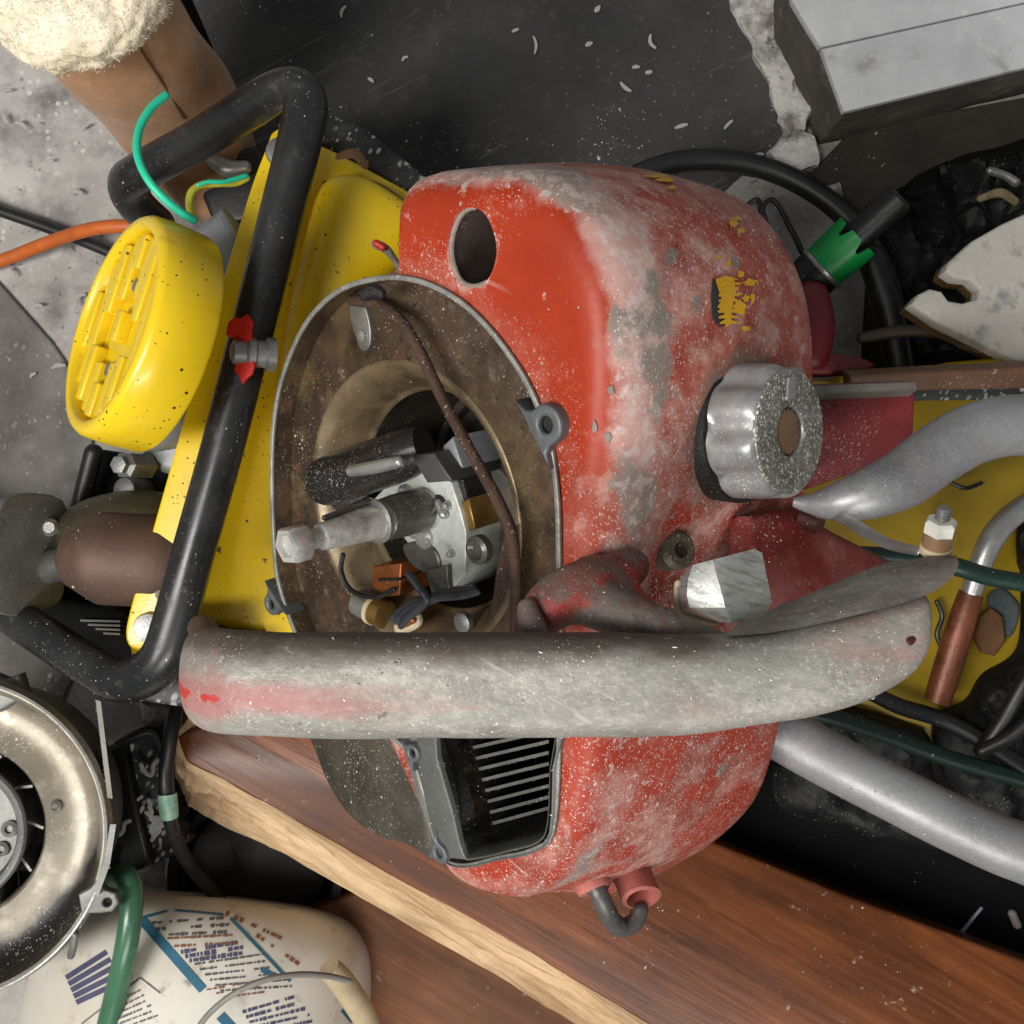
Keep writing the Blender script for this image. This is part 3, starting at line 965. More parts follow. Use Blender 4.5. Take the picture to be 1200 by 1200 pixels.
add('black_hose', TP([(110, 530, 0.13, 11), (95, 590, 0.125, 11), (82, 650, 0.12, 11)], seg=12), BLK, ym)
# muffler
add('muffler', TP([(76, 655, 0.17, 26), (80, 655, 0.17, 32), (104, 654, 0.17, 48), (114, 654, 0.17, 53), (122, 654, 0.17, 55), (190, 658, 0.168, 55), (215, 662, 0.166, 50), (240, 664, 0.164, 40)], seg=28, sub=1, cap='flat'), MUFF, ym)
add('heat_shield', TP([(78, 640, 0.15, 20), (100, 622, 0.155, 32), (140, 612, 0.158, 36), (185, 612, 0.155, 36), (225, 625, 0.15, 30)], seg=24, sub=5), MUFF2, ym)
add('exhaust_stub', TP([(40, 668, 0.15, 20), (60, 664, 0.16, 20), (80, 660, 0.165, 20)], seg=18, cap='flat'), DSTEEL, ym)
add('exhaust_flange', prism(Frame(W(34, 650, 0.17), (0.9, -0.1, 0.42)), catmull([(-0.02, -0.03), (0.02, -0.028), (0.022, 0.0), (0.018, 0.03), (-0.02, 0.03), (-0.024, 0)], 4, True), -0.003, 0.003, 0.001), CAST, ym)
add('engine_case', pprism(FL(0.1), [(-80, 602), (20, 602), (44, 606), (40, 650), (28, 672), (14, 690), (8, 700), (-80, 690)], -0.1, 0.07, 0.006), basic('dull_case', S(140, 132, 122), 0.55, 0.35, 0.3, 40, 0.3), ym)
for p in ((58, 618), (20, 692)):
    add('stud', lathe(Frame(W(*p, 0.165), (0.2, 0, 1)), [(0.005, -0.03), (0.005, 0), (0.003, 0.002), (0, 0.002)], 14), ZINC, ym)
add('base_plate', pprism(F0, [(20, 690), (150, 712), (160, 800), (110, 790), (60, 740), (0, 720)], 0.0, 0.11, 0.004), BLKM, ym)
for k in range(4):
    y = 727 + k * 5
    add('cooling_slot', TP([(95 + k * 9, y, 0.113, 1.4), (140, y + 1, 0.113, 1.4)], seg=6, sub=1), STRAP, ym)
# rear bracket showing through the loop
add('rear_bracket', pprism(FL(0.05), [(238, 188), (300, 168), (318, 190), (300, 260), (250, 262), (236, 230)], -0.05, 0.03, 0.004), BLK, ym)
add('clear_fitting', TP([(246, 186, 0.09, 9), (268, 198, 0.09, 11), (288, 196, 0.09, 8)], seg=12), CASTB, ym)
# two wire ends
add('wire_end', TP([(194, 112, 0.235, 5), (176, 128, 0.24, 5), (163, 152, 0.245, 5), (161, 180, 0.25, 5), (172, 208, 0.252, 5), (192, 232, 0.25, 5), (214, 250, 0.245, 5), (227, 258, 0.24, 5)], seg=12),
    TEAL, ym)
add('wire_end', TP([(228, 258, 0.236, 4.5), (222, 242, 0.235, 4.5), (224, 226, 0.235, 4.5), (236, 217, 0.232, 4.5), (256, 215, 0.228, 4.5), (276, 214, 0.222, 4.5), (289, 208, 0.22, 4.5)], seg=12),
    YGREEN, ym)
add('wire_stripe', TP([(232, 217, 0.2375, 2.2), (245, 213, 0.2350, 2.6), (262, 213, 0.231, 2.8), (288, 206, 0.2235, 3)], seg=8), TEAL, ym)

# ------------------------------------------------------------------ the red saw
AX = Vector((-0.66, -0.20, 0.72)).normalized()
SF = Frame(W(468, 604, 0.27), AX)
saw = thing('chainsaw_powerhead', 'old red chainsaw powerhead with starter cover removed, resting on plank', 'chainsaw', W(640, 640, 0.09))
flange_px = catmull([(326, 690), (319, 640), (316, 560), (318, 500), (325, 455), (336, 420), (352, 385), (372, 358), (400, 336), (435, 325), (470, 323), (505, 332), (540, 352), (572, 382),
                     (600, 418), (622, 455), (640, 500), (650, 545), (655, 600), (656, 660), (657, 740), (657, 820), (655, 900), (648, 978), (624, 999), (585, 1008), (545, 1017), (520, 1010), (508, 985),
                     (494, 930), (474, 880), (430, 850), (385, 810), (352, 760)], 4, True)
flange = [SF.px(a, b, 0) for a, b in flange_px]
body_px = catmull([(497, 285), (496, 240), (501, 212), (520, 201), (560, 198), (635, 197), (690, 222), (725, 265), (748, 320), (758, 400), (758, 480), (752, 560), (746, 640), (742, 720),
                   (736, 800), (728, 880), (712, 960), (685, 1015), (640, 1044), (600, 1043), (566, 1030), (548, 1012), (515, 940), (440, 790), (352, 640), (345, 520), (372, 410), (430, 335), (478, 312)], 5, True)
back_px = catmull([(690, 300), (690, 250), (698, 222), (720, 210), (770, 206), (825, 216), (878, 240), (914, 280), (937, 330), (948, 390), (950, 450), (946, 530), (938, 620), (930, 700),
                   (922, 780), (910, 860), (888, 930), (850, 975), (803, 1008), (745, 1036), (700, 1050), (650, 1040), (600, 960), (560, 860), (545, 760), (545, 640), (550, 520), (580, 420), (640, 340)], 5, True)
NA = 240
aF, aB = -0.020, -0.135
bl = [SF.px(a, b, aF) for a, b in body_px]
kl = [SF.px(a, b, aB) for a, b in back_px]
cF, cB = SF.px(560, 600, aF), SF.px(745, 610, aB)
rb, rk = polar(bl, cF, NA), polar(kl, cB, NA)
def psec(r, c, a, sx=1.0, shrink=0.0):
    return [((c[0] + (max(q * sx - shrink, 0.002)) * math.cos(2 * math.pi * k / NA)), (c[1] + max(q * sx - shrink, 0.002) * math.sin(2 * math.pi * k / NA)), a) for k, q in enumerate(r)]
fl_in = offset_poly(flange, 0.0006)
rfl = polar(fl_in, cF, NA)
secs = [psec(rfl, cF, -0.0022)]
def fsec(a, sh, ex):
    return psec([max(q - sh, f + ex) for q, f in zip(rb, rfl)], cF, a)
front = fsec(-0.0016, 0.016, 0.0003)
for t in (0.2, 0.4, 0.6, 0.8):
    secs.append([tuple(a + (b - a) * t for a, b in zip(p, q)) for p, q in zip(secs[0], front)])
secs += [front, fsec(-0.0032, 0.010, 0.0004), fsec(-0.0065, 0.0055, 0.0004), fsec(-0.0115, 0.002, 0.0), psec(rb, cF, aF)]
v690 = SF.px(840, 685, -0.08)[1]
for i in range(1, 15):
    t = i / 15
    s_ = []
    for p, q in zip(psec(rb, cF, aF), psec(rk, cB, aB)):
        x, y, a = (u + (w - u) * t for u, w in zip(p, q))
        cx, cy = cF[0] + (cB[0] - cF[0]) * t, cF[1] + (cB[1] - cF[1]) * t
        d = Vector((x - cx, y - cy))
        g = 0.004 * math.sin(math.pi * t)
        d += d.normalized() * g
        x, y = cx + d.x, cy + d.y
        if d.x > 0:
            dip = math.exp(-((y - v690) / 0.034) ** 2) * min(1, t * 4) * 0.020
            x -= dip * max(0, d.normalized().x)
        s_.append((x, y, a))
    secs.append(s_)
lastc = cB
secs += [[(x - (math.exp(-((y - v690) / 0.034) ** 2) * 0.020 if x > cB[0] else 0) * 1.0, y, a) for x, y, a in psec(rk, cB, aB)]]
for a, sh in ((-0.143, 0.004), (-0.149, 0.011), (-0.153, 0.022), (-0.155, 0.045)):
    secs.append(psec(rk, cB, a, 1, sh))
body = loft([[SF.pt(*p) for p in s_] for s_ in secs], cap0=False, cap1=True)

# oval opening through the front face: boolean cut
sl = [SF.px(x, y, -0.004) for x, y in catmull([(557, 243), (574, 252), (585, 280), (585, 305), (575, 328), (556, 336), (540, 328), (531, 303), (531, 278), (541, 252)], 4, True)]
cut = prism(SF, sl, -0.085, 0.02, 0.0)
tmp = bpy.data.objects.new('tmp', body)
COL.objects.link(tmp)
cu = bpy.data.objects.new('cutter', cut)
COL.objects.link(cu)
body.materials.append(RED)
cut.materials.append(basic('slot_liner', S(98, 84, 78), 0.5, 0.2, 0.4, 40, 0.2, dust=dict(sc=300, dens=0.45)))
bmod = tmp.modifiers.new('b', 'BOOLEAN')
bmod.operation = 'DIFFERENCE'
bmod.object = cu
bmod.solver = 'EXACT'
bmod.material_mode = 'TRANSFER'
dg = bpy.context.evaluated_depsgraph_get()
body = bpy.data.meshes.new_from_object(tmp.evaluated_get(dg))
bpy.data.objects.remove(tmp)
bpy.data.objects.remove(cu)

bvh0 = BVHTree.FromPolygons([q.co.copy() for q in body.vertices], [tuple(p.vertices) for p in body.polygons])
def ray0(px, py):
    h = bvh0.ray_cast(Vector((0, 0, H)), Vector(((px - 600) * K, (600 - py) * K, -1)).normalized())
    return h[0], h[1]
def sstep(x, a, b):
    t = max(0, min(1, (x - a) / (b - a)))
    return t * t * (3 - 2 * t)
slot_c = Vector((sum(p[0] for p in sl) / len(sl), sum(p[1] for p in sl) / len(sl)))
wear, dustv, grime_shade, bare, rub = [], [], [], [], []
bare_at = [(SF.loc(h_[0]), r_) for h_, r_ in [(ray0(a_, b_), r_) for a_, b_, r_ in ((772, 335, .010), (786, 320, .006), (770, 378, .011), (768, 425, .010), (776, 470, .008), (818, 352, .006), (722, 372, .005), (862, 306, .004), (900, 372, .006), (820, 960, .006), (845, 900, .005), (792, 300, .004))] if h_[0] is not None]
kc_, _n = ray0(868, 506)
kc_ = SF.loc(kc_)
vtop = SF.px(640, 215, -0.03)[1]
vlow = SF.px(700, 850, -0.03)[1]
vk = Vector(SF.px(880, 508, -0.09))
for q, nrm in zip(body.vertices, body.vertex_normals):
    p = SF.loc(q.co)
    nm = nrm.vector
    side = sstep(nm.dot(SF.Z), 0.96, 0.5)
    w = 0
    if side > 0.02:
        w = math.exp(-((p.z + 0.020) / 0.013) ** 2) * 0.80 * sstep(side, 0.0, 0.5) * (0.45 + 0.55 * sstep(p.y, vlow, vtop - 0.06))
        w = max(w, 0.45 * side * sstep(p.y, vtop - 0.02, vtop + 0.004) * sstep(p.z, -0.07, -0.015))
        w += 0.12 * side
    w += 0.22 * math.exp(-((p.z + 0.0085) / 0.004) ** 2) * sstep(p.y, vlow, vtop)
    wear.append(w)
    dd = 0.08 + 0.78 * side
    # dust lies along the foot of the flange on the face and on the lower lobe
    dd += 0.35 * sstep(p.y, vlow + 0.02, vlow - 0.02)
    dd += 0.0
    dustv.append(dd)
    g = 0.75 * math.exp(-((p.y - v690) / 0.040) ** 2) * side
    grime_shade.append(g)
    bare.append(max([math.exp(-((p - c_).length / r_) ** 2) for c_, r_ in bare_at]))
    dk_ = (p - kc_).length
    rub.append(0.85 * math.exp(-((dk_ - 0.030) / 0.008) ** 2) * side)
# dust near the flange
flv = [Vector(f[:2]) for f in flange]
for i, q in enumerate(body.vertices):
    p = SF.loc(q.co)
    if p.z > -0.012:
        d = min((Vector((p.x, p.y)) - f).length for f in flv)
        dustv[i] += 0.50 * sstep(d, 0.030, 0.004)
for nme, arr in (('wear', wear), ('dust', dustv), ('grime_shade', grime_shade), ('bare', bare), ('rub', rub)):
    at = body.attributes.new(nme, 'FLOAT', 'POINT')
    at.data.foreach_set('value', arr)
bvh = BVHTree.FromPolygons([q.co.copy() for q in body.vertices], [tuple(p.vertices) for p in body.polygons])
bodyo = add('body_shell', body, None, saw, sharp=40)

def ray(px, py):
    h = bvh.ray_cast(Vector((0, 0, H)), Vector(((px - 600) * K, (600 - py) * K, -1)).normalized())
    return h[0], h[1]

def flakes(polys, off=0.0006):
    V_, F_ = [], []
    for poly in polys:
        b = len(V_)
        ok = True
        pts = []
        cx, cy = sum(a for a, _ in poly) / len(poly), sum(c for _, c in poly) / len(poly)
        for a, c in [(cx, cy)] + list(poly):
            h, n = ray(a, c)
            if h is None:
                ok = False
                break
            pts.append(h + n * off)
        if not ok:
            continue
        V_ += pts
        n = len(poly)
        for k in range(n):
            F_.append((b, b + 1 + k, b + 1 + (k + 1) % n))
    return fixn(mesh(V_, F_))
def blot(cx, cy, rx, ry, n=14, j=0.35):
    return [(cx + rx * math.cos(2 * math.pi * k / n) * (1 + random.uniform(-j, j)), cy + ry * math.sin(2 * math.pi * k / n) * (1 + random.uniform(-j, j))) for k in range(n)]
YSCRAP = basic('badge_yellow', S(214, 160, 24), 0.55, 0, 0.25, 90, 0.1)
KSCRAP = basic('badge_black', S(54, 54, 58), 0.6, 0, 0.3, 90, 0.1)
add('badge_remnant', flakes([[(834, 327), (842, 326), (846, 340), (850, 362), (850, 380), (842, 384), (834, 372), (832, 350)]], 0.0005), KSCRAP, saw, label='black scrap of a worn badge')
ys = [[(836, 328), (848, 324), (858, 326), (860, 342), (856, 360), (854, 380), (848, 384), (846, 366), (838, 360), (844, 352), (840, 342)]]
for k_ in range(9):
    y_ = 326 + k_ * 6.4
    ys.append([(838 + random.uniform(0, 5), y_), (848, y_ - 2 + random.uniform(-1, 1)), (864 + random.uniform(-3, 5), y_ + random.uniform(-2, 2)), (862, y_ + 2.5), (850, y_ + 2), (840, y_ + 3)])
ys += [blot(866, 362, 7, 9), blot(877, 332, 9, 5), blot(872, 350, 5, 4), blot(866, 322, 4, 4), blot(852, 309, 3, 4), blot(872, 385, 5, 3.5), blot(840, 302, 3, 2), blot(880, 350, 3, 6)]
ys += [blot(858, 264, 5, 4), blot(866, 272, 4, 3), blot(778, 213, 10, 3), blot(766, 209, 12, 2), blot(786, 222, 6, 2), blot(862, 258, 5, 2)]
add('badge_remnant', flakes(ys, 0.0010), YSCRAP, saw, label='yellow flakes of a worn badge', kind='stuff')
add('bare_patch', flakes([blot(716, 457, 4, 5, 9), blot(712, 512, 4, 6, 9), blot(698, 500, 3, 8, 9)], 0.0008), STRAP, saw)

lipc = [p for p in sl]
lip = [p for p in lipc if p[0] < slot_c.x + 0.004]
lip.sort(key=lambda p: math.atan2(p[1] - slot_c.y, -(p[0] - slot_c.x)))
add('slot_lip', tube([(SF.pt(p[0] + 0.0006, p[1], -0.0030), 0.0012) for p in lip], 8, 1), basic('lit_dusty_lip', S(150, 132, 124), 0.75, 0.1, 0.4, 120, 0.3), saw)  # pale on one half only: lit edge painted in, with dust
# starter housing: rim, dish, bowl
flin = offset_poly(flange, 0.0020)
add('housing_rim', prism(SF, flange, -0.022, -0.0006, 0.0004, [flin]), BROWN, saw)
add('rim_edge', prism(SF, offset_poly(flange, -0.0003), -0.0016, 0.0003, 0.0006, [offset_poly(flange, 0.0021)]), RIMM, saw)
Rr = 0.0575
win = [SF.px(a, b, 0) for a, b in catmull([(512, 862), (560, 850), (646, 845), (645, 900), (642, 962), (632, 984), (600, 994), (556, 1004), (544, 998), (532, 950)], 3, True)]
fl2 = offset_poly(flange, 0.0015)
add('starter_dish', prism(SF, fl2, -0.021, -0.012, 0.0006, [circ(-0.007, 0, Rr * 1.205, 64), win]), BROWN, saw)
BF = Frame(SF.pt(-0.007, 0, 0), SF.Z)
bowl = shell(BF, [(Rr * 1.215, -0.0125), (Rr * 1.20, -0.0116), (Rr * 1.16, -0.0118), (Rr * 1.08, -0.0165), (Rr * 1.01, -0.0245), (Rr * 0.965, -0.031), (Rr * 0.95, -0.033), (Rr * 0.93, -0.0335), (Rr * 0.92, -0.035)], 96)
add('flywheel_bowl', bowl, BOWL, saw, sharp=60)
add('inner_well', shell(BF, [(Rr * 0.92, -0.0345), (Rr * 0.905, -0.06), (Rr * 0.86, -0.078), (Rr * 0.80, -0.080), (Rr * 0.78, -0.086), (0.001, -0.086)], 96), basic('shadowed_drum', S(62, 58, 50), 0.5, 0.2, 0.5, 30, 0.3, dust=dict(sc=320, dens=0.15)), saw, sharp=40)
# rusty rib sweeping across the dish
def A(px, py, h):
    return SF.ppt(px, py, h)
def AT(lst, **kw):
    return tube([(A(a, b, h), U(r, A(a, b, h).z)) for a, b, h, r in lst], **kw)
add('dish_rib', AT([(412, 352, -0.008, 6), (440, 356, -0.006, 8), (468, 374, 0.000, 7), (490, 408, 0.001, 7), (520, 470, 0.001, 7), (555, 535, 0.001, 7), (585, 590, 0.001, 7.5), (600, 630, 0.001, 7.5), (604, 680, 0.000, 7), (604, 745, -0.006, 7), (603, 800, -0.007, 7)], seg=14), RUST, saw)
add('rib_wall', loft([[A(a, b, h) for a, b in ((597, 618), (601, 650), (603, 700), (602, 760))] for h in (-0.004, -0.013)] +
                     [[A(a, b, -0.013) for a, b in ((592, 625), (584, 655), (578, 700), (570, 760))]], False, False, False), RUST, saw)
tabf = Frame(A(425, 383, -0.011), SF.Z)
add('metal_tab', prism(tabf, catmull([(-0.006, 0.010), (0.004, 0.010), (0.006, -0.002), (0.003, -0.010), (-0.003, -0.010), (-0.006, 0)], 3, True), -0.002, 0.001, 0.0006), ZINC, saw)
add('tab_rivet', lathe(Frame(tabf.pt(0, -0.004, 0.001), SF.Z), [(0.003, 0), (0.0026, 0.001), (0, 0.0015)], 14), STEEL, saw)
add('oily_lump', TP([(428, 346, 0.302, 8), (438, 342, 0.304, 9), (447, 345, 0.305, 6)], seg=10, wob=0.5), BLACKIN, saw)
# window frame, soot and fins
frame_px = [(488, 866), (520, 852), (651, 840), (650, 900), (646, 976), (626, 1000), (585, 1009), (545, 1018), (520, 1011), (509, 985), (496, 930)]
add('outlet_frame', prism(SF, [SF.px(a, b, 0.001) for a, b in catmull(frame_px, 3, True)], -0.020, 0.0012, 0.001, [win]), basic('grey_green_gasket_face', S(104, 106, 103), 0.5, 0.4, 0.2, 50, 0.2), saw)
duct = loft([[SF.pt(x, y, h) for x, y in win] for h in (-0.002, -0.075)], False, True)
add('air_duct', duct, BLACKIN, saw)
add('soot_crust', loft([[A(a, b, h) for a, b in ((520, 866), (527, 890), (536, 930), (545, 985))] for h in (-0.003, -0.010)] +
                       [[A(a + 26, b, -0.022) for a, b in ((520, 862), (527, 888), (536, 925), (545, 960))]], False, False, False), SOOT, saw)
for k in range(9):
    y0 = 842 + k * 13
    a0, a1 = A(548 + k * 2.2, y0 + 22, -0.022), A(643, y0 + 1, -0.020)
    b0, b1 = A(548 + k * 2.2, y0 + 22, -0.06), A(643, y0 + 1, -0.06)
    up_ = SF.Y * 0.0008
    add('cooling_fin', fixn(mesh([a0 - up_, a0 + up_, a1 + up_, a1 - up_, b0 - up_, b0 + up_, b1 + up_, b1 - up_],
                                 [(0, 1, 2, 3), (7, 6, 5, 4), (0, 4, 5, 1), (1, 5, 6, 2), (2, 6, 7, 3), (3, 7, 4, 0)])), FIN, saw)
# scroll wall below handle on the left
scr = [(380, 830), (392, 868), (408, 908), (434, 946), (468, 970), (500, 978), (530, 992), (524, 930), (512, 880), (500, 830), (440, 810)]
add('scroll_wall', prism(SF, [SF.px(a, b, -0.03) for a, b in catmull(scr, 4, True)], -0.10, -0.014, 0.005), basic('stained_scroll', S(84, 78, 68), 0.45, 0.3, 0.5, 40, 0.4, dust=dict(sc=300, dens=0.25)), saw)
add('scroll_strip', pprism(SF, [(462, 850), (494, 850), (508, 930), (520, 990), (504, 984), (484, 930)], -0.03, -0.0015, 0.003), CASTB, saw)
# ears
for (cx, cy, r, hx, hy, dirx) in ((645, 495, 23, 647, 496, None), (331, 706, 17, 325, 706, None), (525, 996, 15, 521, 996, None), (488, 880, 13, 490, 879, None)):
    c = Vector(SF.px(hx, hy, -0.001))
    rr = U(r, 0.31)
    inn = Vector(SF.px(560 if hx > 560 else 420, 560 if hy < 800 else 900, -0.001))
    d = (inn - c).normalized()
    nrm = Vector((-d.y, d.x))
    o_ = [tuple(c + d * (rr * 1.0) + nrm * rr * 1.9), tuple(c + d * rr * 0.75 + nrm * rr * 1.2), tuple(c + d * rr * 0.4 + nrm * rr * 0.98)]
    a0 = math.atan2(nrm.y, nrm.x)
    sgn = 1 if nrm.cross(-d) > 0 else -1
    for k in range(1, 12):
        th = a0 + sgn * math.pi * k / 12
        o_.append((c.x + rr * math.cos(th), c.y + rr * math.sin(th)))
    o_ += [tuple(c + d * rr * 0.4 - nrm * rr * 0.98), tuple(c + d * rr * 0.75 - nrm * rr * 1.2), tuple(c + d * (rr * 1.0) - nrm * rr * 1.9)]
    e = add('mounting_ear', prism(SF, o_, -0.010, 0.0035, 0.0012, [circ(c.x, c.y, rr * 0.42, 20)]), basic('grey_ear', S(104, 108, 110), 0.5, 0.45, 0.2, 60, 0.2), saw)
    add('ear_hole', shell(Frame(SF.pt(c.x, c.y, 0), SF.Z), [(rr * 0.44, 0.0028), (rr * 0.41, 0.0004), (0.0001, 0.0004)], 20), BLACKIN, e)
# clip bolt with red flake at the left of the rim
cb = A(322, 416, -0.006)
cdir = Vector((-0.92, 0.02, 0.38)).normalized()
cf = Frame(cb, cdir)
add('rim_bolt', lathe(cf, [(0.0085, 0), (0.0085, 0.004), (0.0068, 0.005), (0.0068, 0.009), (0.0078, 0.010), (0.0078, 0.013), (0.006, 0.0145), (0.006, 0.020), (0.003, 0.0215), (0, 0.0215)], 24), ZINC, saw)
add('red_flake', prism(Frame(cb + cdir * 0.013 + Vector((0, 0, 0.003)), (-0.35, 0, 0.93)), [(-0.010, 0.015), (-0.006, 0.0175), (-0.003, 0.0165), (0.001, 0.0185), (0.004, 0.014), (0.003, 0.009), (0.004, 0.002), (0.005, -0.007), (0.0035, -0.011), (0.001, -0.0125), (-0.002, -0.0155), (-0.004, -0.011), (-0.0065, -0.009), (-0.004, 0.003), (-0.007, 0.007), (-0.0115, 0.009)], -0.001, 0.001, 0.0004), REDP, saw)

# crankshaft
m = M('oily_shaft_steel', S(206, 205, 200), 0.27, 0.5)
m.layer(m.noise(60, 0.48, 0.70, 8), S(120, 116, 108), 0.25)
m.layer(m.noise(200, 0.56, 0.7, 8), S(196, 194, 190), 0.4, None, 0.7)
dusty(m, 380, 0.3, 0.3)
m.bump(m.noise(240, 0, 1, 7), 0.3, 0.0008)
SHAFT = m.done()
def shaft_lathe(prof, seg=36):
    return lathe(Frame(SF.O, SF.Z), prof, seg)
add('crankshaft', shaft_lathe([(0.0, -0.018), (0.00924, -0.018), (0.00924, 0.0), (0.00862, 0.013), (0.00792, 0.0135), (0.00598, 0.044), (0.00563, 0.045), (0.00440, 0.0455), (0.00440, 0.060), (0.0, 0.060)]), SHAFT, saw)
add('shaft_collar', shaft_lathe([(0.00986, -0.014), (0.01021, -0.012), (0.01003, 0.002), (0.00933, 0.010), (0.00880, 0.0105)]), DSTEEL, saw)
key = tube([(SF.pt(-0.002, 0.0092, 0.014), 0.0013), (SF.pt(-0.002, 0.0072, 0.040), 0.0013)], 8, 1)
add('shaft_key', key, DSTEEL, saw)
nut = lathe(Frame(SF.pt(0, 0, 0.0535), SF.Z), [(0.00458, 0.0), (0.00774, 0.0), (0.00827, 0.0012), (0.00827, 0.0080), (0.00757, 0.0095), (0.00528, 0.0097), (0.00475, 0.0075), (0.0, 0.0070)], 6)
add('shaft_ring', shaft_lathe([(0.00845, 0.0120), (0.00986, 0.0122), (0.00994, 0.0140), (0.00810, 0.0144)]), ZINC, saw)
add('flywheel_nut', nut, SHAFT, saw, sharp=25)
# ignition plate and parts
DH = 0.013
def AD(px, py, h):
    return A(px, py, h + DH)
def AI(lst, **kw):
    return AT([(a, b, h + DH, r) for a, b, h, r in lst], **kw)
def PL(pxs, h0, h1, bev=0.0008, smooth=0):
    h1 += DH
    return prism(SF, [SF.px(a, b, h1) for a, b in pxs], h0, h1, bev, smooth=smooth)
GP = basic('grey_stator_plate', S(196, 200, 194), 0.4, 0.3, 0.3, 50, 0.25, dust=dict(sc=420, dens=0.35))
add('stator_plate', PL([(478, 537), (498, 545), (529, 566), (540, 600), (546, 623), (545, 673), (530, 690), (511, 700), (516, 680), (500, 660), (480, 640), (450, 600), (431, 592), (449, 573)], -0.058, -0.030), GP, saw)
add('stator_post', lathe(Frame(SF.pt(0.014, -0.004, 0), SF.Z), [(0.026, -0.086), (0.026, -0.05), (0.022, -0.04)], 32), DSTEEL, saw)
add('ignition_coil', AI([(378, 566, -0.022, 24), (384, 564, -0.022, 29), (420, 552, -0.024, 30), (470, 534, -0.028, 30), (498, 524, -0.032, 26)], seg=20, cap='flat'), BAKE, saw)
add('coil_block', AI([(392, 580, -0.022, 22), (410, 574, -0.026, 24), (432, 566, -0.03, 20)], seg=8, sub=2, cap='flat'), BAKE, saw)
add('coil_strap', AI([(412, 552, -0.006, 7), (440, 547, -0.006, 8), (468, 541, -0.007, 7)], seg=12), STEEL, saw)
add('coil_core', PL([(480, 533), (508, 531), (530, 564), (500, 566)], -0.045, -0.022, 0.001), basic('dark_core', S(82, 82, 80), 0.45, 0.4, 0.2, 60, 0.2), saw)
for cx, cy, r in ((477, 577, 11), (499, 630, 14), (487, 622, 9), (503, 632, 8), (526, 592, 6), (531, 648, 5), (459, 585, 4)):
    add('plate_screw', lathe(Frame(AD(cx, cy, -0.030), SF.Z), [(U(r, .28), -0.001), (U(r, .28), 0.002), (U(r, .28) * 0.7, 0.0035), (0, 0.004)], 20), STEEL, saw)
add('screw_slot', AI([(514, 590, -0.029, 6), (520, 603, -0.028, 6)], seg=10), STEEL, saw)
add('screw_recess', lathe(Frame(AD(516, 592, -0.0305), SF.Z), [(0.0055, 0), (0.005, 0.0008), (0, 0.0008)], 16), BLACKIN, saw)
add('points_cover', PL([(470, 640), (490, 634), (508, 642), (516, 660), (512, 672), (496, 672), (480, 662)], -0.045, -0.0288, 0.002, 3), DSTEEL, saw)
add('points_arm', PL([(498, 668), (524, 662), (526, 690), (506, 700)], -0.045, -0.027, 0.001), DSTEEL, saw)
add('inner_tab', PL([(519, 522), (530, 512), (542, 548), (530, 562), (518, 548)], -0.05, -0.032, 0.001), ENG, saw)
add('inner_slot', PL([(529, 562), (542, 562), (548, 585), (536, 590)], -0.05, -0.034, 0.001), BLACKIN, saw)
add('inner_block', PL([(536, 590), (549, 584), (557, 620), (546, 624)], -0.05, -0.032, 0.001), BRASS, saw)
add('inner_washer', lathe(Frame(AD(558, 645, -0.024), SF.Z), [(0.0065, -0.004), (0.0065, 0), (0.0045, 0.001), (0.003, -0.001), (0, -0.001)], 24), DSTEEL, saw)
add('copper_contact', PL([(436, 664), (470, 660), (468, 698), (452, 700), (436, 690)], -0.05, -0.028, 0.001), COPPER, saw)
add('copper_contact', PL([(443, 678), (467, 678), (466, 681), (443, 681)], -0.03, -0.0265, 0.0004), BLACKIN, saw)
add('condenser', AI([(420, 706, -0.026, 15), (440, 715, -0.026, 17)], seg=24, sub=1, cap='flat'), CASTB, saw)
add('condenser_end', AI([(440, 715, -0.0255, 17.5), (452, 721, -0.0255, 17)], seg=24, sub=1, cap='flat'), BRASS, saw)
add('condenser_rim', AI([(437, 714, -0.0253, 18.2), (441, 716, -0.0253, 18.2)], seg=24, sub=1, cap='flat'), CREAM, saw)
add('spring_wire', AI([(402, 650, -0.022, 3), (400, 670, -0.020, 3), (412, 692, -0.020, 3), (440, 700, -0.020, 3), (462, 690, -0.022, 3)], seg=8), BLK, saw)
for k, pts in enumerate((((460, 724, 5), (485, 706, 6), (500, 704, 6), (530, 694, 6), (556, 690, 5)), ((466, 728, 5), (480, 714, 5), (505, 702, 5), (540, 698, 5), (560, 694, 4)), ((478, 672, 4), (492, 690, 5), (500, 704, 5), (480, 722, 5), (470, 734, 4)))):
    add('ignition_wire', AI([(a, b, -0.022 + 0.002 * k, r) for a, b, r in pts], seg=10), basic('grey_braid', S(70, 74, 80), 0.35, 0.4, 0.4, 120, 0.3), saw)
add('wire_terminal', AI([(470, 735, -0.024, 9), (486, 728, -0.023, 9), (488, 722, -0.023, 7)], seg=10), CREAM, saw)
add('terminal_rust', AI([(476, 730, -0.020, 5), (484, 726, -0.020, 5)], seg=10), COPPER, saw)
add('bowl_bolt', lathe(Frame(AD(546, 728, -0.03), SF.Z), [(0.005, 0), (0.005, 0.003), (0.003, 0.004), (0, 0.004)], 16), ZINC, saw)
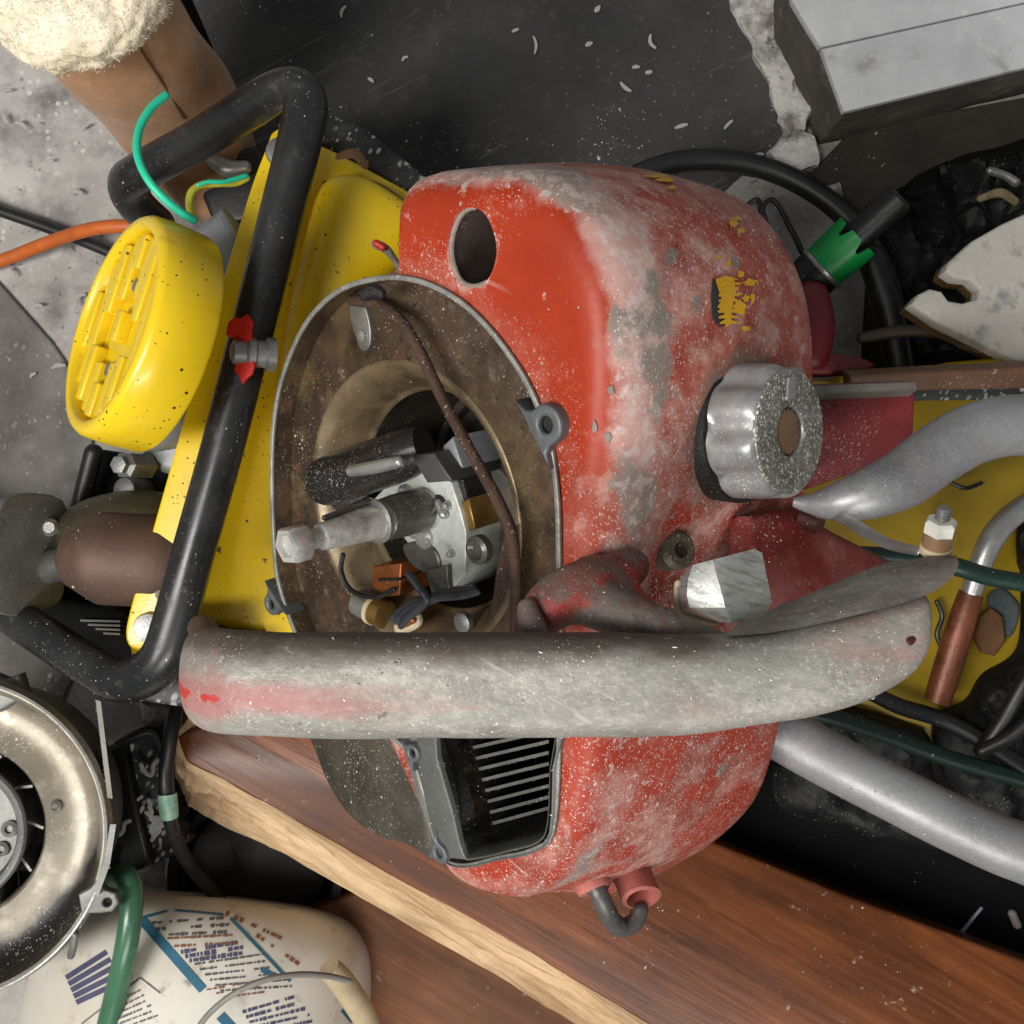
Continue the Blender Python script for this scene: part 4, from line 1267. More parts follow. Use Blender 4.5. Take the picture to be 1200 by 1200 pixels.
# brown wall to the right of the bowl
# fuel cap
kn, kno = ray(868, 506)
if kn is None:
    kn = W(868, 506, 0.33)
kax = Vector((0.70, -0.05, 0.71)).normalized()
kf = Frame(kn, kax)
rk_ = 0.0290
add('cap_seal', lathe(kf, [(rk_ * 1.0, -0.012), (rk_ * 1.03, 0.0), (rk_ * 1.02, 0.0022), (rk_ * 0.9, 0.003)], 64), BLACKIN, saw)
def flute(th, i):
    k = (0.5 + 0.5 * math.cos(8 * th)) ** 1.6
    return 1 - (0.11 if 1 <= i <= 6 else (0.07 if i == 7 else 0.0)) * k * (i <= 7)
capo = add('fuel_cap', lathe(kf, [(rk_ * 0.98, 0.002), (rk_, 0.0035), (rk_, 0.006), (rk_ * 0.985, 0.012), (rk_ * 0.975, 0.017), (rk_ * 0.965, 0.0195), (rk_ * 0.94, 0.0215), (rk_ * 0.90, 0.0228), (rk_ * 0.86, 0.0232), (rk_ * 0.35, 0.0232), (rk_ * 0.34, 0.0225), (rk_ * 0.33, 0.017), (0, 0.017)], 128, flute), CAP, saw, sharp=50)
add('cap_face', prism(kf, circ(0, 0, rk_ * 0.87, 64), 0.0222, 0.0238, 0.0004, [circ(0, 0, rk_ * 0.35, 40)]), CAPF, capo)
add('socket_stud', lathe(kf, [(rk_ * 0.31, 0.0165), (rk_ * 0.31, 0.0222), (rk_ * 0.26, 0.0230), (0, 0.0226)], 80, lambda th, i: 1 + 0.06 * (math.cos(20 * th) > 0)), BROWNP, capo)
add('cap_mark', prism(Frame(kf.pt(-0.002, rk_ * 0.60, 0.0239), kax), [(-0.003, -0.005), (0.0035, -0.004), (0.003, 0.005), (-0.0025, 0.004)], -0.0002, 0.0006, 0.0002), STEEL, capo)

# brackets and bolts on the body side
def at_body(px, py, dflt):
    h, n = ray(px, py)
    return (h, n) if h is not None else (W(px, py, dflt), Vector((0.7, 0, 0.7)))
h, n = at_body(782, 640, 0.33)
add('side_bolt', lathe(Frame(h + n * 0.0035, (0.45, 0.1, 0.88)), [(0.0085, -0.006), (0.0085, 0.003), (0.0065, 0.0052), (0.0035, 0.0052), (0.0032, 0.001), (0, 0.001)], 24), basic('oily_bolt', S(96, 88, 74), 0.5, 0.4, 0.3, 90, 0.3, dust=dict(sc=380, dens=0.3)), saw)
h, n = at_body(925, 608, 0.28)
add('side_bolt', TP([(940, 606, 0.275, 14), (962, 614, 0.28, 13)], seg=18, cap='flat'), basic('dark_red_boss', S(70, 34, 30), 0.5, 0.2, 0.3, 60, 0.2), saw)
# rear bulkhead behind cap, maroon
add('rear_bracket', pprism(Frame(W(1010, 505, 0.25), (0.25, -0.25, 0.93)), [(900, 458), (960, 454), (1074, 450), (1072, 500), (1066, 556), (1040, 552), (1000, 556), (930, 580), (900, 560)], -0.012, 0.0, 0.002), RED_DARK, saw)
add('bracket_flange', pprism(Frame(W(1010, 455, 0.262), (0.2, 0.3, 0.93)), [(940, 452), (1074, 446), (1076, 456), (942, 462)], -0.02, 0.0, 0.001), STRAP, saw)
add('red_skirt', pprism(Frame(W(960, 640, 0.275), (0.5, 0.25, 0.85)), [(880, 600), (935, 590), (985, 620), (1055, 655), (1030, 700), (950, 730), (900, 740), (880, 700)], -0.02, 0.0, 0.008), basic('dusty_red_skirt', S(134, 40, 34), 0.6, 0, 0.4, 40, 0.3, dust=dict(sc=330, dens=0.5, col=S(200, 160, 150), film=0.35, fsc=30)), saw)
# wrap handlebar (one tube leaving and re-entering the frame)
hb = [(930, 588, 0.296, 6), (946, 590, 0.298, 11), (966, 590, 0.301, 18), (990, 586, 0.304, 25), (1022, 577, 0.305, 31), (1060, 560, 0.30, 35), (1100, 531, 0.295, 36), (1145, 507, 0.29, 36), (1200, 498, 0.285, 36), (1270, 510, 0.28, 37),
      (1340, 580, 0.26, 36), (1370, 740, 0.22, 36), (1340, 940, 0.20, 36), (1270, 1015, 0.20, 36), (1195, 998, 0.20, 35), (1120, 966, 0.195, 34), (1040, 926, 0.19, 33), (960, 884, 0.185, 33), (900, 850, 0.18, 33), (840, 820, 0.175, 33)]
add('handlebar', TP(hb, seg=28, sub=8, cap='flat'), ALU, saw)
# rear handle: worn cast bar
hz = 0.388
st_ = [(214, 786, 800, .364, 2.2), (216, 766, 815, .366, 2.2), (222, 744, 834, .369, 2.2), (232, 736, 847, .373, 2.25), (250, 735, 856, .378, 2.3), (280, 738, 861, .384, 2.3),
       (330, 741, 864, .388, 2.35), (400, 742, 865, .390, 3.0), (500, 742, 864, .390, 3.0), (600, 741, 863, .390, 3.0), (700, 742, 862, .390, 3.0), (800, 742, 857, .390, 3.1),
       (860, 741, 850, .390, 2.9), (905, 737, 842, .390, 3.1), (950, 728, 834, .390, 3.3), (1000, 716, 821, .390, 3.4), (1040, 706, 802, .390, 3.4), (1064, 700, 785, .390, 3.4), (1078, 697, 768, .390, 3.2), (1083, 700, 756, .389, 2.6)]
st_ = catmull(st_, 8)
secs_b = []
for (x_, yt, yb, zc, ex) in st_:
    c = W(x_, (yt + yb) / 2, zc)
    hy = U((yb - yt) / 2, zc + 0.004)
    hz_ = min(hy * 0.85, 0.0165)
    row = []
    for k in range(64):
        th = 2 * math.pi * k / 64
        ca, sa = math.cos(th), math.sin(th)
        row.append(c + Vector((0, hy * math.copysign(abs(ca) ** (2 / ex), ca), hz_ * math.copysign(abs(sa) ** (2 / ex), sa))))
    secs_b.append(row)
bar = loft(secs_b)
pv, gv = [], []
for q in bar.vertices:
    x = q.co.x
    lft = W(240, 800, hz).x
    t = (q.co.y - W(0, 812, hz).y)
    bandp = math.exp(-(t / 0.0065) ** 2) * (sstep(x, lft + 0.16, lft + 0.01))
    pv.append(0.42 * sstep(x, W(880, 0, hz).x, W(990, 0, hz).x) + bandp * 1.05 + 0.28 * math.exp(-((x - W(262, 0, hz).x) / 0.006) ** 2) + 0.35 * sstep(x, lft + 0.012, lft - 0.004))
    gv.append(1.1 * sstep(q.co.y, W(0, 790, hz).y, W(0, 744, hz).y) * 1.0 * sstep(x, W(900, 0, hz).x, W(800, 0, hz).x))  # upper half darkened: shade painted into the bar's colour
    d_ = noise.noise(q.co * 45) * 0.0007 + noise.noise(q.co * 14) * 0.0012
    q.co += Vector((0, 1, 0.6)) * d_
for nme, arr in (('paint', pv), ('grime_shade', gv)):
    at = bar.attributes.new(nme, 'FLOAT', 'POINT')
    at.data.foreach_set('value', arr)
add('rear_handle', bar, HANDLE, saw, sharp=60)
add('handle_hole', TP([(1066, 752, hz + 0.0135, 5), (1071, 746, hz + 0.012, 5)], seg=10, flat=(0.5, 1), up=(0, 0, 1)), basic('dark_red_hole', S(76, 26, 26), 0.7), saw)
add('handle_stub', TP([(246, 760, 0.37, 22), (240, 742, 0.352, 17), (236, 736, 0.335, 16)], seg=18), basic('brown_worn_stub', S(84, 58, 50), 0.6, 0.1, 0.4, 60, 0.3), saw)
# top web of the channel handle
lo = [(850, 746), (905, 741), (960, 731), (1010, 719), (1060, 706), (1092, 694), (1114, 678), (1124, 660)]
hi = [(862, 733), (905, 713), (950, 695), (995, 676), (1030, 662), (1062, 656), (1095, 652), (1120, 651)]
lo = catmull(lo, 4); hi = catmull(hi, 4)
secs_ = []
for dz in (0.0, -0.0035):
    for tt in ((0, 0.3, 0.65, 1) if dz == 0 else (1, 0.65, 0.3, 0)):
        secs_.append([W(a + (c - a) * tt, b + (d - b) * tt, 0.4035 - 0.026 * tt + dz + 0.004 * math.sin(tt * 3.1)) for (a, b), (c, d) in zip(lo, hi)])
web = loft(secs_ + [secs_[0]], False, False, False)
wa = web.attributes.new('paint', 'FLOAT', 'POINT'); wa.data.foreach_set('value', [0.0] * len(web.vertices))
wa = web.attributes.new('grime_shade', 'FLOAT', 'POINT'); wa.data.foreach_set('value', [0.55] * len(web.vertices))
add('handle_web', web, HANDLE, saw)
# arm joining handle to body
m = M('red_grey_arm', S(106, 62, 54), 0.6, 0.05)
m.layer(m.noise(34, 0.44, 0.56, 10), S(104, 94, 88), 0.6, 0.2)
m.layer(m.noise(26, 0.52, 0.58, 10), S(146, 42, 32), 0.5)
m.layer(m.noise(70, 0.56, 0.72, 8), S(64, 42, 38), 0.7, None, 0.8)
m.layer(m.noise(240, 0.58, 0.74, 5), S(150, 136, 130), 0.8, None, 0.6)
m.layer(m.noise(40, 0.5, 0.7, 10), S(104, 94, 86), 0.7, 0.1, 0.7)
dusty(m, 300, 0.25, 0.25, S(190, 170, 162))
m.bump(m.noise(160, 0, 1, 9), 0.6, 0.0014)
ARM = m.done()
arm = TP([(742, 664, 0.338, 22), (715, 678, 0.352, 30), (685, 690, 0.360, 35), (652, 705, 0.362, 33), (630, 728, 0.362, 27), (622, 770, 0.362, 24)], seg=30, sub=7)
arm2 = TP([(680, 700, 0.360, 33), (730, 720, 0.368, 29), (790, 742, 0.376, 25), (860, 764, 0.380, 20)], seg=26, sub=7)
arm3 = TP([(690, 672, 0.345, 24), (725, 700, 0.354, 28), (760, 735, 0.362, 24)], seg=24, sub=6)
ja = join(arm, arm2, arm3)
to = bpy.data.objects.new('tmp', ja)
COL.objects.link(to)
rm = to.modifiers.new('r', 'REMESH'); rm.mode = 'VOXEL'; rm.voxel_size = 0.0016
sm = to.modifiers.new('s', 'SMOOTH'); sm.factor = 0.6; sm.iterations = 14
arm = bpy.data.meshes.new_from_object(to.evaluated_get(bpy.context.evaluated_depsgraph_get()))
bpy.data.objects.remove(to)
for q in arm.vertices:
    q.co += Vector((0.3, 0.6, 1)).normalized() * (noise.fractal(q.co * 60, 1.0, 2.0, 4) * 0.0012)
add('handle_arm', arm, ARM, saw, sharp=180)
add('arm_end', TP([(618, 712, 0.372, 12), (622, 730, 0.374, 16), (630, 750, 0.374, 16)], seg=18), basic('pinkish_worn_end', S(124, 108, 104), 0.65, 0.2, 0.3, 90, 0.3), saw)
# bright trigger lug: two facets meeting on a ridge
zt = 0.375
rl = [(835, 656), (839, 672), (845, 692), (850, 712), (859, 731)]
lf = [(797, 678), (793, 690), (793, 703), (798, 716), (838, 728)]
lf2 = [(812, 662), (806, 680), (805, 698), (808, 712), (845, 729)]
rg = [(884, 643), (893, 648), (899, 678), (905, 706), (893, 722)]
def zrow(row, z):
    return [W(a, b, z) for a, b in row]
lug = loft([zrow(lf, zt - 0.045), zrow(lf, zt - 0.016), zrow(lf2, zt - 0.007), zrow(rl, zt), zrow(rg, zt - 0.007), zrow(rg, zt - 0.045)], False, False, False)
bm = bmesh.new(); bm.from_mesh(lug)
bmesh.ops.holes_fill(bm, edges=[e for e in bm.edges if e.is_boundary], sides=0)
bmesh.ops.recalc_face_normals(bm, faces=bm.faces)
bm.to_mesh(lug); bm.free()
m = M('brushed_lug', S(184, 186, 182), 0.38, 0.6)
m.layer(m.noise(260, 0.48, 0.66, 7, (0.12, 1.8, 1), (0, 0, 0.25)), S(112, 112, 106), 0.5, None, 0.7)
m.layer(m.noise(50, 0.55, 0.7, 6), S(208, 208, 204), 0.5, 0.2, 0.7)
m.bump(m.noise(160, 0, 1, 6, (0.3, 1.5, 1), (0, 0, 0.25)), 0.3, 0.001)
LUG = m.done()
add('trigger_lug', lug, LUG, saw, sharp=28)
add('lug_fillet', TP([(795, 684, zt - 0.017, 5), (794, 703, zt - 0.017, 5), (801, 718, zt - 0.017, 5), (838, 729, zt - 0.017, 5)], seg=10), CREAM, saw)
# stud with ceramic and tan collars on the web end
pz = 0.372
pf = Frame(W(1097, 642, pz), (-0.02, 0.86, 0.5), (0, 0, 1))
u_ = U(1, pz)
add('stud_base', lathe(pf, [(18 * u_, -0.002), (18.5 * u_, 0.0), (18 * u_, 3 * u_), (16 * u_, 4 * u_)], 28), CREAM, saw)
add('stud_collar', lathe(pf, [(17 * u_, 3 * u_), (17 * u_, 20 * u_), (15 * u_, 21 * u_)], 28), BROWNP, saw)
add('stud_nut', lathe(pf, [(17 * u_, 20 * u_), (18.5 * u_, 22 * u_), (18.5 * u_, 35 * u_), (15 * u_, 38 * u_), (9 * u_, 38 * u_)], 6), WHITEP, saw, sharp=30)
for k in range(4):
    add('stud_thread', lathe(pf, [(6.5 * u_, (38 + 4 * k) * u_), (8.5 * u_, (40 + 4 * k) * u_), (6.5 * u_, (42.2 + 4 * k) * u_), (0, (42.2 + 4 * k) * u_)], 20), ZINC, saw)
add('throttle_link', TP([(958, 602, 0.29, 4), (985, 606, 0.31, 5), (1012, 622, 0.33, 6), (1040, 637, 0.35, 5), (1076, 646, 0.37, 4)], seg=10, flat=(0.5, 1.4), up=(0, 0, 1)), CASTB, saw)
# bottom hook and tube foot
h, n = ray(692, 1036)
hz2 = h.z if h is not None else 0.2
add('hook_boss', TP([(692, 1026, hz2 - 0.006, 22), (694, 1036, hz2 + 0.001, 22), (697, 1044, hz2 + 0.003, 19)], seg=24, cap='flat'), basic('dusty_pink_boss', S(176, 104, 94), 0.7, 0, 0.25, 60, 0.3), saw)
add('steel_hook', TP([(696, 1036, hz2 + 0.004, 11), (702, 1048, hz2 + 0.006, 11.5), (710, 1066, hz2 + 0.004, 12), (718, 1080, hz2 - 0.002, 12), (730, 1087, hz2 - 0.006, 11.5), (744, 1080, hz2 - 0.008, 10.5), (750, 1066, hz2 - 0.010, 10)], seg=18), basic('scuffed_hook', S(98, 94, 92), 0.42, 0.5, 0.35, 60, 0.25), saw)
ff = Frame(W(752, 1052, hz2 - 0.006), (0.25, -0.55, 0.8))
add('foot_lug', lathe(ff, [(0.0095, -0.05), (0.0095, 0), (0.0075, 0.0008), (0.0068, -0.002), (0.0064, -0.012), (0, -0.012)], 28, lambda th, i: 1 + 0.12 * math.cos(2 * th + 0.6)), basic('dusty_pink_foot', S(170, 96, 86), 0.7, 0, 0.25, 60, 0.3), saw)

# ------------------------------------------------------------------ planks
# upper plank: a broad board whose broken lower-left edge is raw wood
pk = thing('wooden_plank', 'broad brown plank with raw split edge under the red saw', 'plank', W(620, 1020, 0.06))
top = [(205, 862), (262, 838), (420, 760), (600, 800), (820, 980), (1000, 1052), (1240, 1140), (1420, 1210), (1400, 1500), (900, 1290), (770, 1210), (620, 1120), (460, 1030), (340, 962), (262, 918), (216, 895)]
pfr = Frame(W(620, 1020, 0.112), (0.05, 0.10, 0.99))
add('board', pprism(pfr, top, -0.035, 0.0, 0.003), WOOD, pk)
e_top = [(203, 866), (216, 893), (262, 918), (340, 962), (460, 1030), (620, 1120), (770, 1212), (900, 1292)]
e_bot = [(206, 905), (222, 940), (250, 962), (330, 1000), (440, 1062), (590, 1148), (690, 1210), (800, 1290)]
e_top = catmull(e_top, 14); e_bot = catmull(e_bot, 14)
rows = []
for tt in range(0, 13):
    t = tt / 12
    row = []
    for i, ((a, b), (c, d)) in enumerate(zip(e_top, e_bot)):
        A0 = pfr.ppt(a, b, 0.0)
        B0 = W(c, d, A0.z - 0.040)
        p = A0.lerp(B0, t)
        s = i * 0.14
        ridge = noise.fractal(Vector((s * 0.6, t * 7, 3)), 1.0, 2.0, 5) * 0.0050 + noise.noise(Vector((s * 4, t * 9, 1))) * 0.0012 + (0.004 if 0.42 < t + 0.1 * noise.noise(Vector((s * .5, 0, 0))) < 0.58 else 0) * -1
        p += Vector((-0.4, -0.6, 0.6)) * ridge * (1 if 0 < t < 1 else 0.3)
        row.append(p)
    rows.append(row)
back = [[q + Vector((0.02, 0.03, 0.0)) for q in rows[-1]], [q + Vector((0.02, 0.03, -0.012)) for q in rows[0]]]
add('split_edge', loft(rows + back + [rows[0]], False, False, False), RAW, pk, sharp=60)
add('lower_plank', pprism(Frame(W(500, 1140, 0.055), (0, 0.05, 1)), [(330, 1085), (380, 1060), (430, 1040), (800, 1250), (900, 1400), (420, 1400), (430, 1200), (345, 1130)], -0.03, 0.0, 0.003), WOODB,
    label='short orange brown board lying below the split plank edge', cat='plank')

# ------------------------------------------------------------------ items at bottom left
# loose fan housing
fh = thing('loose_fan_housing', 'loose round metal fan housing with stained inner dish, bottom left', 'fan housing', W(0, 980, 0.12))
hf = Frame(W(-68, 983, 0.185), (0.10, 0.05, 0.99))
def hu(p): return U(p, 0.185)
dish = shell(hf, [(hu(192), -0.004), (hu(188), 0.0), (hu(183), 0.0), (hu(178), -0.006), (hu(168), -0.017), (hu(150), -0.022), (hu(126), -0.020), (hu(108), -0.016), (hu(104), -0.018), (hu(100), -0.034)], 120)
sv = []
for q in dish.vertices:
    p = hf.loc(q.co)
    r = math.hypot(p.x, p.y) / hu(1)
    th = math.atan2(p.y, p.x)
    lowr = sstep(-math.sin(th), -0.1, 0.6)
    sv.append(sstep(r, 128 + 20 * (1 - lowr), 165) * sstep(r, 187, 178) * (0.35 + 0.95 * lowr) + 0.9 * sstep(r, 106, 103))
at = dish.attributes.new('soot', 'FLOAT', 'POINT'); at.data.foreach_set('value', sv)
add('dish', dish, FANM, fh, sharp=50)
add('outer_wall', shell(hf, [(hu(192), -0.004), (hu(180), -0.03), (hu(165), -0.075), (hu(100), -0.08)], 96), CAST, fh)
add('rim_lip', tube([(hf.pt(hu(187) * math.cos(a), hu(187) * math.sin(a), 0.0005), hu(2.4)) for a in [2 * math.pi * k / 120 for k in range(120)]], 8, 1, closed=True), CASTB, fh)
add('dark_well', shell(hf, [(hu(104), -0.02), (hu(100), -0.05), (0.0005, -0.05)], 72), basic('oily_well', S(52, 44, 36), 0.5, 0.2, 0.4, 40, 0.2), fh)
ir = hu(66)
add('hub_ring', tube([(hf.pt(hu(82) * math.cos(a), hu(82) * math.sin(a), -0.012), hu(6)) for a in [2 * math.pi * k / 80 for k in range(80)]], 10, 1, closed=True), CAST, fh)
add('hub_plate', lathe(hf, [(hu(76), -0.05), (hu(76), -0.022), (hu(72), -0.020), (hu(30), -0.020), (hu(28), -0.026), (0, -0.026)], 72), CAST, fh)
for k in range(12):
    a = 2 * math.pi * k / 12 + 0.1
    p0 = hf.pt(hu(86) * math.cos(a), hu(86) * math.sin(a), -0.045)
    d = Vector((math.cos(a + 0.25), math.sin(a + 0.25)))
    q0 = (hu(84) * math.cos(a), hu(84) * math.sin(a))
    q1 = (hu(102) * math.cos(a - 0.1), hu(102) * math.sin(a - 0.1))
    w_ = hu(1.6)
    nx, ny = -(q1[1] - q0[1]), (q1[0] - q0[0])
    ln = math.hypot(nx, ny); nx, ny = nx / ln * w_, ny / ln * w_
    add('fan_blade', fixn(mesh([hf.pt(x + s * nx, y + s * ny, z) for z in (-0.048, -0.018) for (x, y) in (q0, q1) for s in (-1, 1)],
                               [(0, 1, 3, 2), (4, 6, 7, 5), (0, 2, 6, 4), (1, 5, 7, 3), (0, 4, 5, 1), (2, 3, 7, 6)])), CAST, fh)
for a, r, rr in ((0.22, 118, 8), (0.0, 62, 10), (-0.42, 58, 9)):
    add('boss', lathe(Frame(hf.pt(hu(r) * math.cos(a), hu(r) * math.sin(a), -0.020), hf.Z), [(hu(rr), -0.002), (hu(rr), 0.002), (hu(rr * .5), 0.003), (hu(rr * .4), 0.001), (0, 0.001)], 20), CAST, fh)
hx = [hf.px(x, y, 0) for x, y in ((92, 1048), (106, 1040), (114, 1030), (124, 1042), (136, 1046), (140, 1058), (132, 1068), (118, 1070), (104, 1070), (98, 1080))]
hc = hf.px(126, 1057, 0)
add('ear', prism(hf, hx, -0.006, 0.001, 0.001, [circ(hc[0], hc[1], hu(5), 18)]), CAST, fh)
add('rib_tab', TP([(88, 1095, 0.18, 4.5), (86, 1108, 0.178, 4.5), (83, 1120, 0.174, 4.5)], seg=10), CAST, fh)
add('upper_plate', pprism(FL(0.165), [(-60, 770), (6, 796), (22, 790), (30, 815), (0, 835), (-60, 840)], -0.01, 0.0, 0.002), CAST, fh)
# guide strip standing beside it
add('metal_strip', loft([[W(112, 820, z) for z in (0.15, 0.20)] + [W(118, 822, z) for z in (0.20, 0.15)],
                         [W(126, 935, z) for z in (0.15, 0.20)] + [W(132, 936, z) for z in (0.20, 0.15)]]), STRAP, fh)
add('metal_strip', loft([[W(129, 966, z) for z in (0.14, 0.187)] + [W(136, 966, z) for z in (0.187, 0.14)],
                         [W(122, 1010, z) for z in (0.14, 0.187)] + [W(129, 1012, z) for z in (0.187, 0.14)],
                         [W(108, 1045, z) for z in (0.14, 0.187)] + [W(116, 1048, z) for z in (0.187, 0.14)]]), CAST, fh)
# black dusty charger block
bb = thing('black_transformer_block', 'black dusty block with pale squiggles standing beside fan housing', 'block', W(165, 940, 0.0))
bfr = Frame(W(168, 945, 0.085), (0.05, 0.03, 1), (0.25, 1, 0))
add('block_body', pprism(bfr, [(118, 880), (150, 862), (182, 854), (190, 880), (212, 990), (210, 1002), (160, 1022), (140, 1026), (118, 1000)], -0.085, 0.0, 0.003), DUSTBLK, bb)
add('block_rim', TP([(138, 872, 0.092, 5), (158, 862, 0.094, 6), (178, 857, 0.094, 6), (186, 872, 0.092, 5), (190, 885, 0.09, 4)], seg=10), BLK, bb)
add('side_panel', pprism(Frame(W(140, 950, 0.092), (-0.1, 0.03, 1)), [(122, 880), (146, 872), (158, 940), (175, 1012), (145, 1022), (122, 985)], -0.04, 0.0, 0.002), BLK, bb)
add('panel_hole', lathe(Frame(W(140, 1005, 0.0925), (0, 0, 1)), [(0.008, -0.001), (0.008, 0.0004), (0, 0.0004)], 24), BLKM, bb)
add('panel_hole', lathe(Frame(W(158, 990, 0.0925), (0, 0, 1)), [(0.004, -0.001), (0.004, 0.0004), (0, 0.0004)], 18), BLKM, bb)
for pts in (((165, 896), (170, 905), (178, 908), (180, 896), (186, 891), (192, 896)), ((140, 978), (144, 974), (146, 965), (152, 962))):
    add('chalk_squiggle', TP([(a, b, 0.093, 2.6) for a, b in pts], seg=8, sub=5, flat=(0.4, 1), up=(0, 0, 1)), CHIP, bb)
for k in range(22):
    t = random.random()
    x, y = 168 + t * 18 + random.uniform(-7, 9), 930 + t * 52 + random.uniform(-8, 8)
    add('dust_clump', TP([(x, y, 0.089, random.uniform(2.2, 4.5)), (x + random.uniform(-5, 5), y + random.uniform(2, 7), 0.089, random.uniform(2, 4))], seg=7, sub=2, flat=(0.5, 1), up=(0, 0, 1), wob=0.6), CHIP, bb)
# debris under the yellow frame
add('plaster_lump', rough_slab([(160, 822), (210, 832), (206, 865), (195, 880), (188, 850), (165, 848)], 0.0, 0.05, 0.005, 0.004), STONE,
    label='pale stone lump between yellow machine and black block', cat='stone')
# cables
add('black_cable', TP([(206, 830, 0.12, 9), (200, 860, 0.13, 9), (195, 900, 0.13, 9), (196, 938, 0.13, 9), (203, 975, 0.12, 8), (220, 1010, 0.10, 8), (245, 1040, 0.08, 8), (280, 1080, 0.05, 8)], seg=14),
    CABLE, label='black cable hanging past the left end of plank', cat='cable')
add('cable_joint', TP([(196, 930, 0.131, 11), (197, 945, 0.131, 11.5), (199, 958, 0.13, 10)], seg=16, cap='flat'), basic('green_white_joint', S(150, 190, 165), 0.3, 0, 0.4, 200, 0.2),
    label='pale green clear joint fitted on the black cable', cat='joint')
add('green_hose', TP([(128, 1042, 0.125, 11), (132, 1030, 0.14, 12), (146, 1026, 0.155, 13), (154, 1042, 0.16, 13.5), (153, 1075, 0.165, 13.5), (146, 1120, 0.165, 13.5), (136, 1165, 0.16, 13.5), (124, 1215, 0.155, 13.5), (110, 1290, 0.14, 13.5)], seg=18),
    GHOSE, label='green translucent hose curving over the white pail', cat='hose')
# black pot under the plank
pot = thing('black_pot', 'black round pot in shadow beneath the plank edge', 'pot', W(300, 1010, 0))
potf = Frame(W(305, 1010, 0.03), (0.1, -0.1, 1))
add('pot_body', lathe(potf, [(0.04, -0.03), (0.055, 0.0), (0.058, 0.02), (0.056, 0.024), (0.05, 0.022), (0.046, 0.0), (0, -0.004)], 48), BLK, pot)
add('pot_lid', lathe(Frame(potf.pt(0, 0, 0.001), potf.Z), [(0.044, 0), (0.044, 0.006), (0.03, 0.010), (0, 0.011)], 40), basic('dusty_black', S(44, 42, 40), 0.6, 0, 0.4, 40, 0.2), pot)
# white pail lying on its side
pc = thing('white_pail', 'white printed plastic pail lying on its side at bottom left', 'pail', W(240, 1200, 0))
paf = Frame(W(222, 1260, 0.075), (0.10, 0.88, -0.30), (0, 0.3, 1))
Rp = U(205, 0.095)
pprof = [(0.0, U(208, 0.1)), (Rp * 0.55, U(206, 0.1)), (Rp * 0.80, U(196, 0.1)), (Rp * 0.93, U(170, 0.1)), (Rp * 0.985, U(130, 0.1)), (Rp, U(80, 0.1)), (Rp, -0.16), (Rp * 0.96, -0.17), (0, -0.17)]
pail = lathe(paf, [(a, b) for a, b in catmull(pprof[:6], 5)] + pprof[6:], 96)
pbv = BVHTree.FromPolygons([q.co.copy() for q in pail.vertices], [tuple(p.vertices) for p in pail.polygons])
add('pail_body', pail, PAIL, pc, sharp=60)
def on_pail(px, py, off=0.0004):
    h = pbv.ray_cast(Vector((0, 0, H)), Vector(((px - 600) * K, (600 - py) * K, -1)).normalized())
    return None if h[0] is None else h[0] + h[1] * off
def strip(p0, p1, w, n=6, sag=0.0, off=0.0004):
    V_, F_ = [], []
    dx, dy = p1[0] - p0[0], p1[1] - p0[1]
    l = math.hypot(dx, dy)
    nx, ny = -dy / l * w / 2, dx / l * w / 2
    for k in range(n + 1):
        t = k / n
        s = sag * 4 * t * (1 - t)
        for sg in (-1, 1):
            h = on_pail(p0[0] + dx * t + nx * sg - nx / (w / 2) * s, p0[1] + dy * t + ny * sg - ny / (w / 2) * s, off)
            if h is None:
                return None
            V_.append(h)
    for k in range(n):
        F_.append((2 * k, 2 * k + 1, 2 * k + 3, 2 * k + 2))
    return mesh(V_, F_)
def strips(name, lst, mat, label=None):
    ms = [q for q in (strip(*a) for a in lst) if q is not None]
    if ms:
        add(name, fixn(join(*ms)), mat, pc, kind='stuff')
def words(p0, p1, w, dens=0.75):
    out = []
    dx, dy = p1[0] - p0[0], p1[1] - p0[1]
    l = math.hypot(dx, dy)
    t = 0
    while t < l - 3:
        k = random.uniform(2.0, 8)
        if random.random() < dens:
            e = min(l, t + k)
            ww = w * random.uniform(0.6, 1.05)
            out.append(((p0[0] + dx * t / l, p0[1] + dy * t / l), (p0[0] + dx * e / l, p0[1] + dy * e / l), ww, 1))
        t += k + random.uniform(0.8, 2.2)
    return out
strips('blue_stripe', [((166, 1078), (238, 1160), 11, 12), ((270, 1076), (340, 1150), 4, 10), ((166, 1076), (196, 1068), 3, 4), ((205, 1067), (262, 1072), 2.5, 6)], INKB)
strips('navy_block', [((78 + k * 3, 1146 + k * 7.2), (125 + k * 4.5, 1116 + k * 8.5), 6.3, 5) for k in range(5)], INKN)
gl, nl, rl_ = [], [], []
for k in range(3):
    gl += words((178 + k * 6, 1082 + k * 7), (262 + k * 7, 1076 + k * 8), 4.0)
for k in range(2):
    rl_ += words((196 + k * 8, 1100 + k * 9), (275 + k * 8, 1096 + k * 9), 3.2, 0.85)
for k in range(3):
    nl += words((212 + k * 5, 1116 + k * 5), (282 + k * 5, 1104 + k * 6), 5.5, 0.9)
for k in range(6):
    gl += words((228 + k * 6, 1130 + k * 6.2), (312 + k * 7, 1118 + k * 7.5), 2.6, 0.85)
for k in range(3):
    rl_ += words((242 + k * 6, 1160 + k * 5), (300 + k * 7, 1150 + k * 6), 2.4, 0.7)
for k in range(6):
    gl += words((128 + k * 1.5, 1180 + k * 5.5), (165 + k * 4, 1160 + k * 6), 2.6, 0.85)
for k in range(5):
    nl += words((284 + k * 4, 1186 + k * 6), (345 + k * 6, 1168 + k * 7), 4, 0.85)
gl += [((96, 1200), (165, 1146), 1.6, 8), ((165, 1146), (188, 1164), 1.6, 3)]
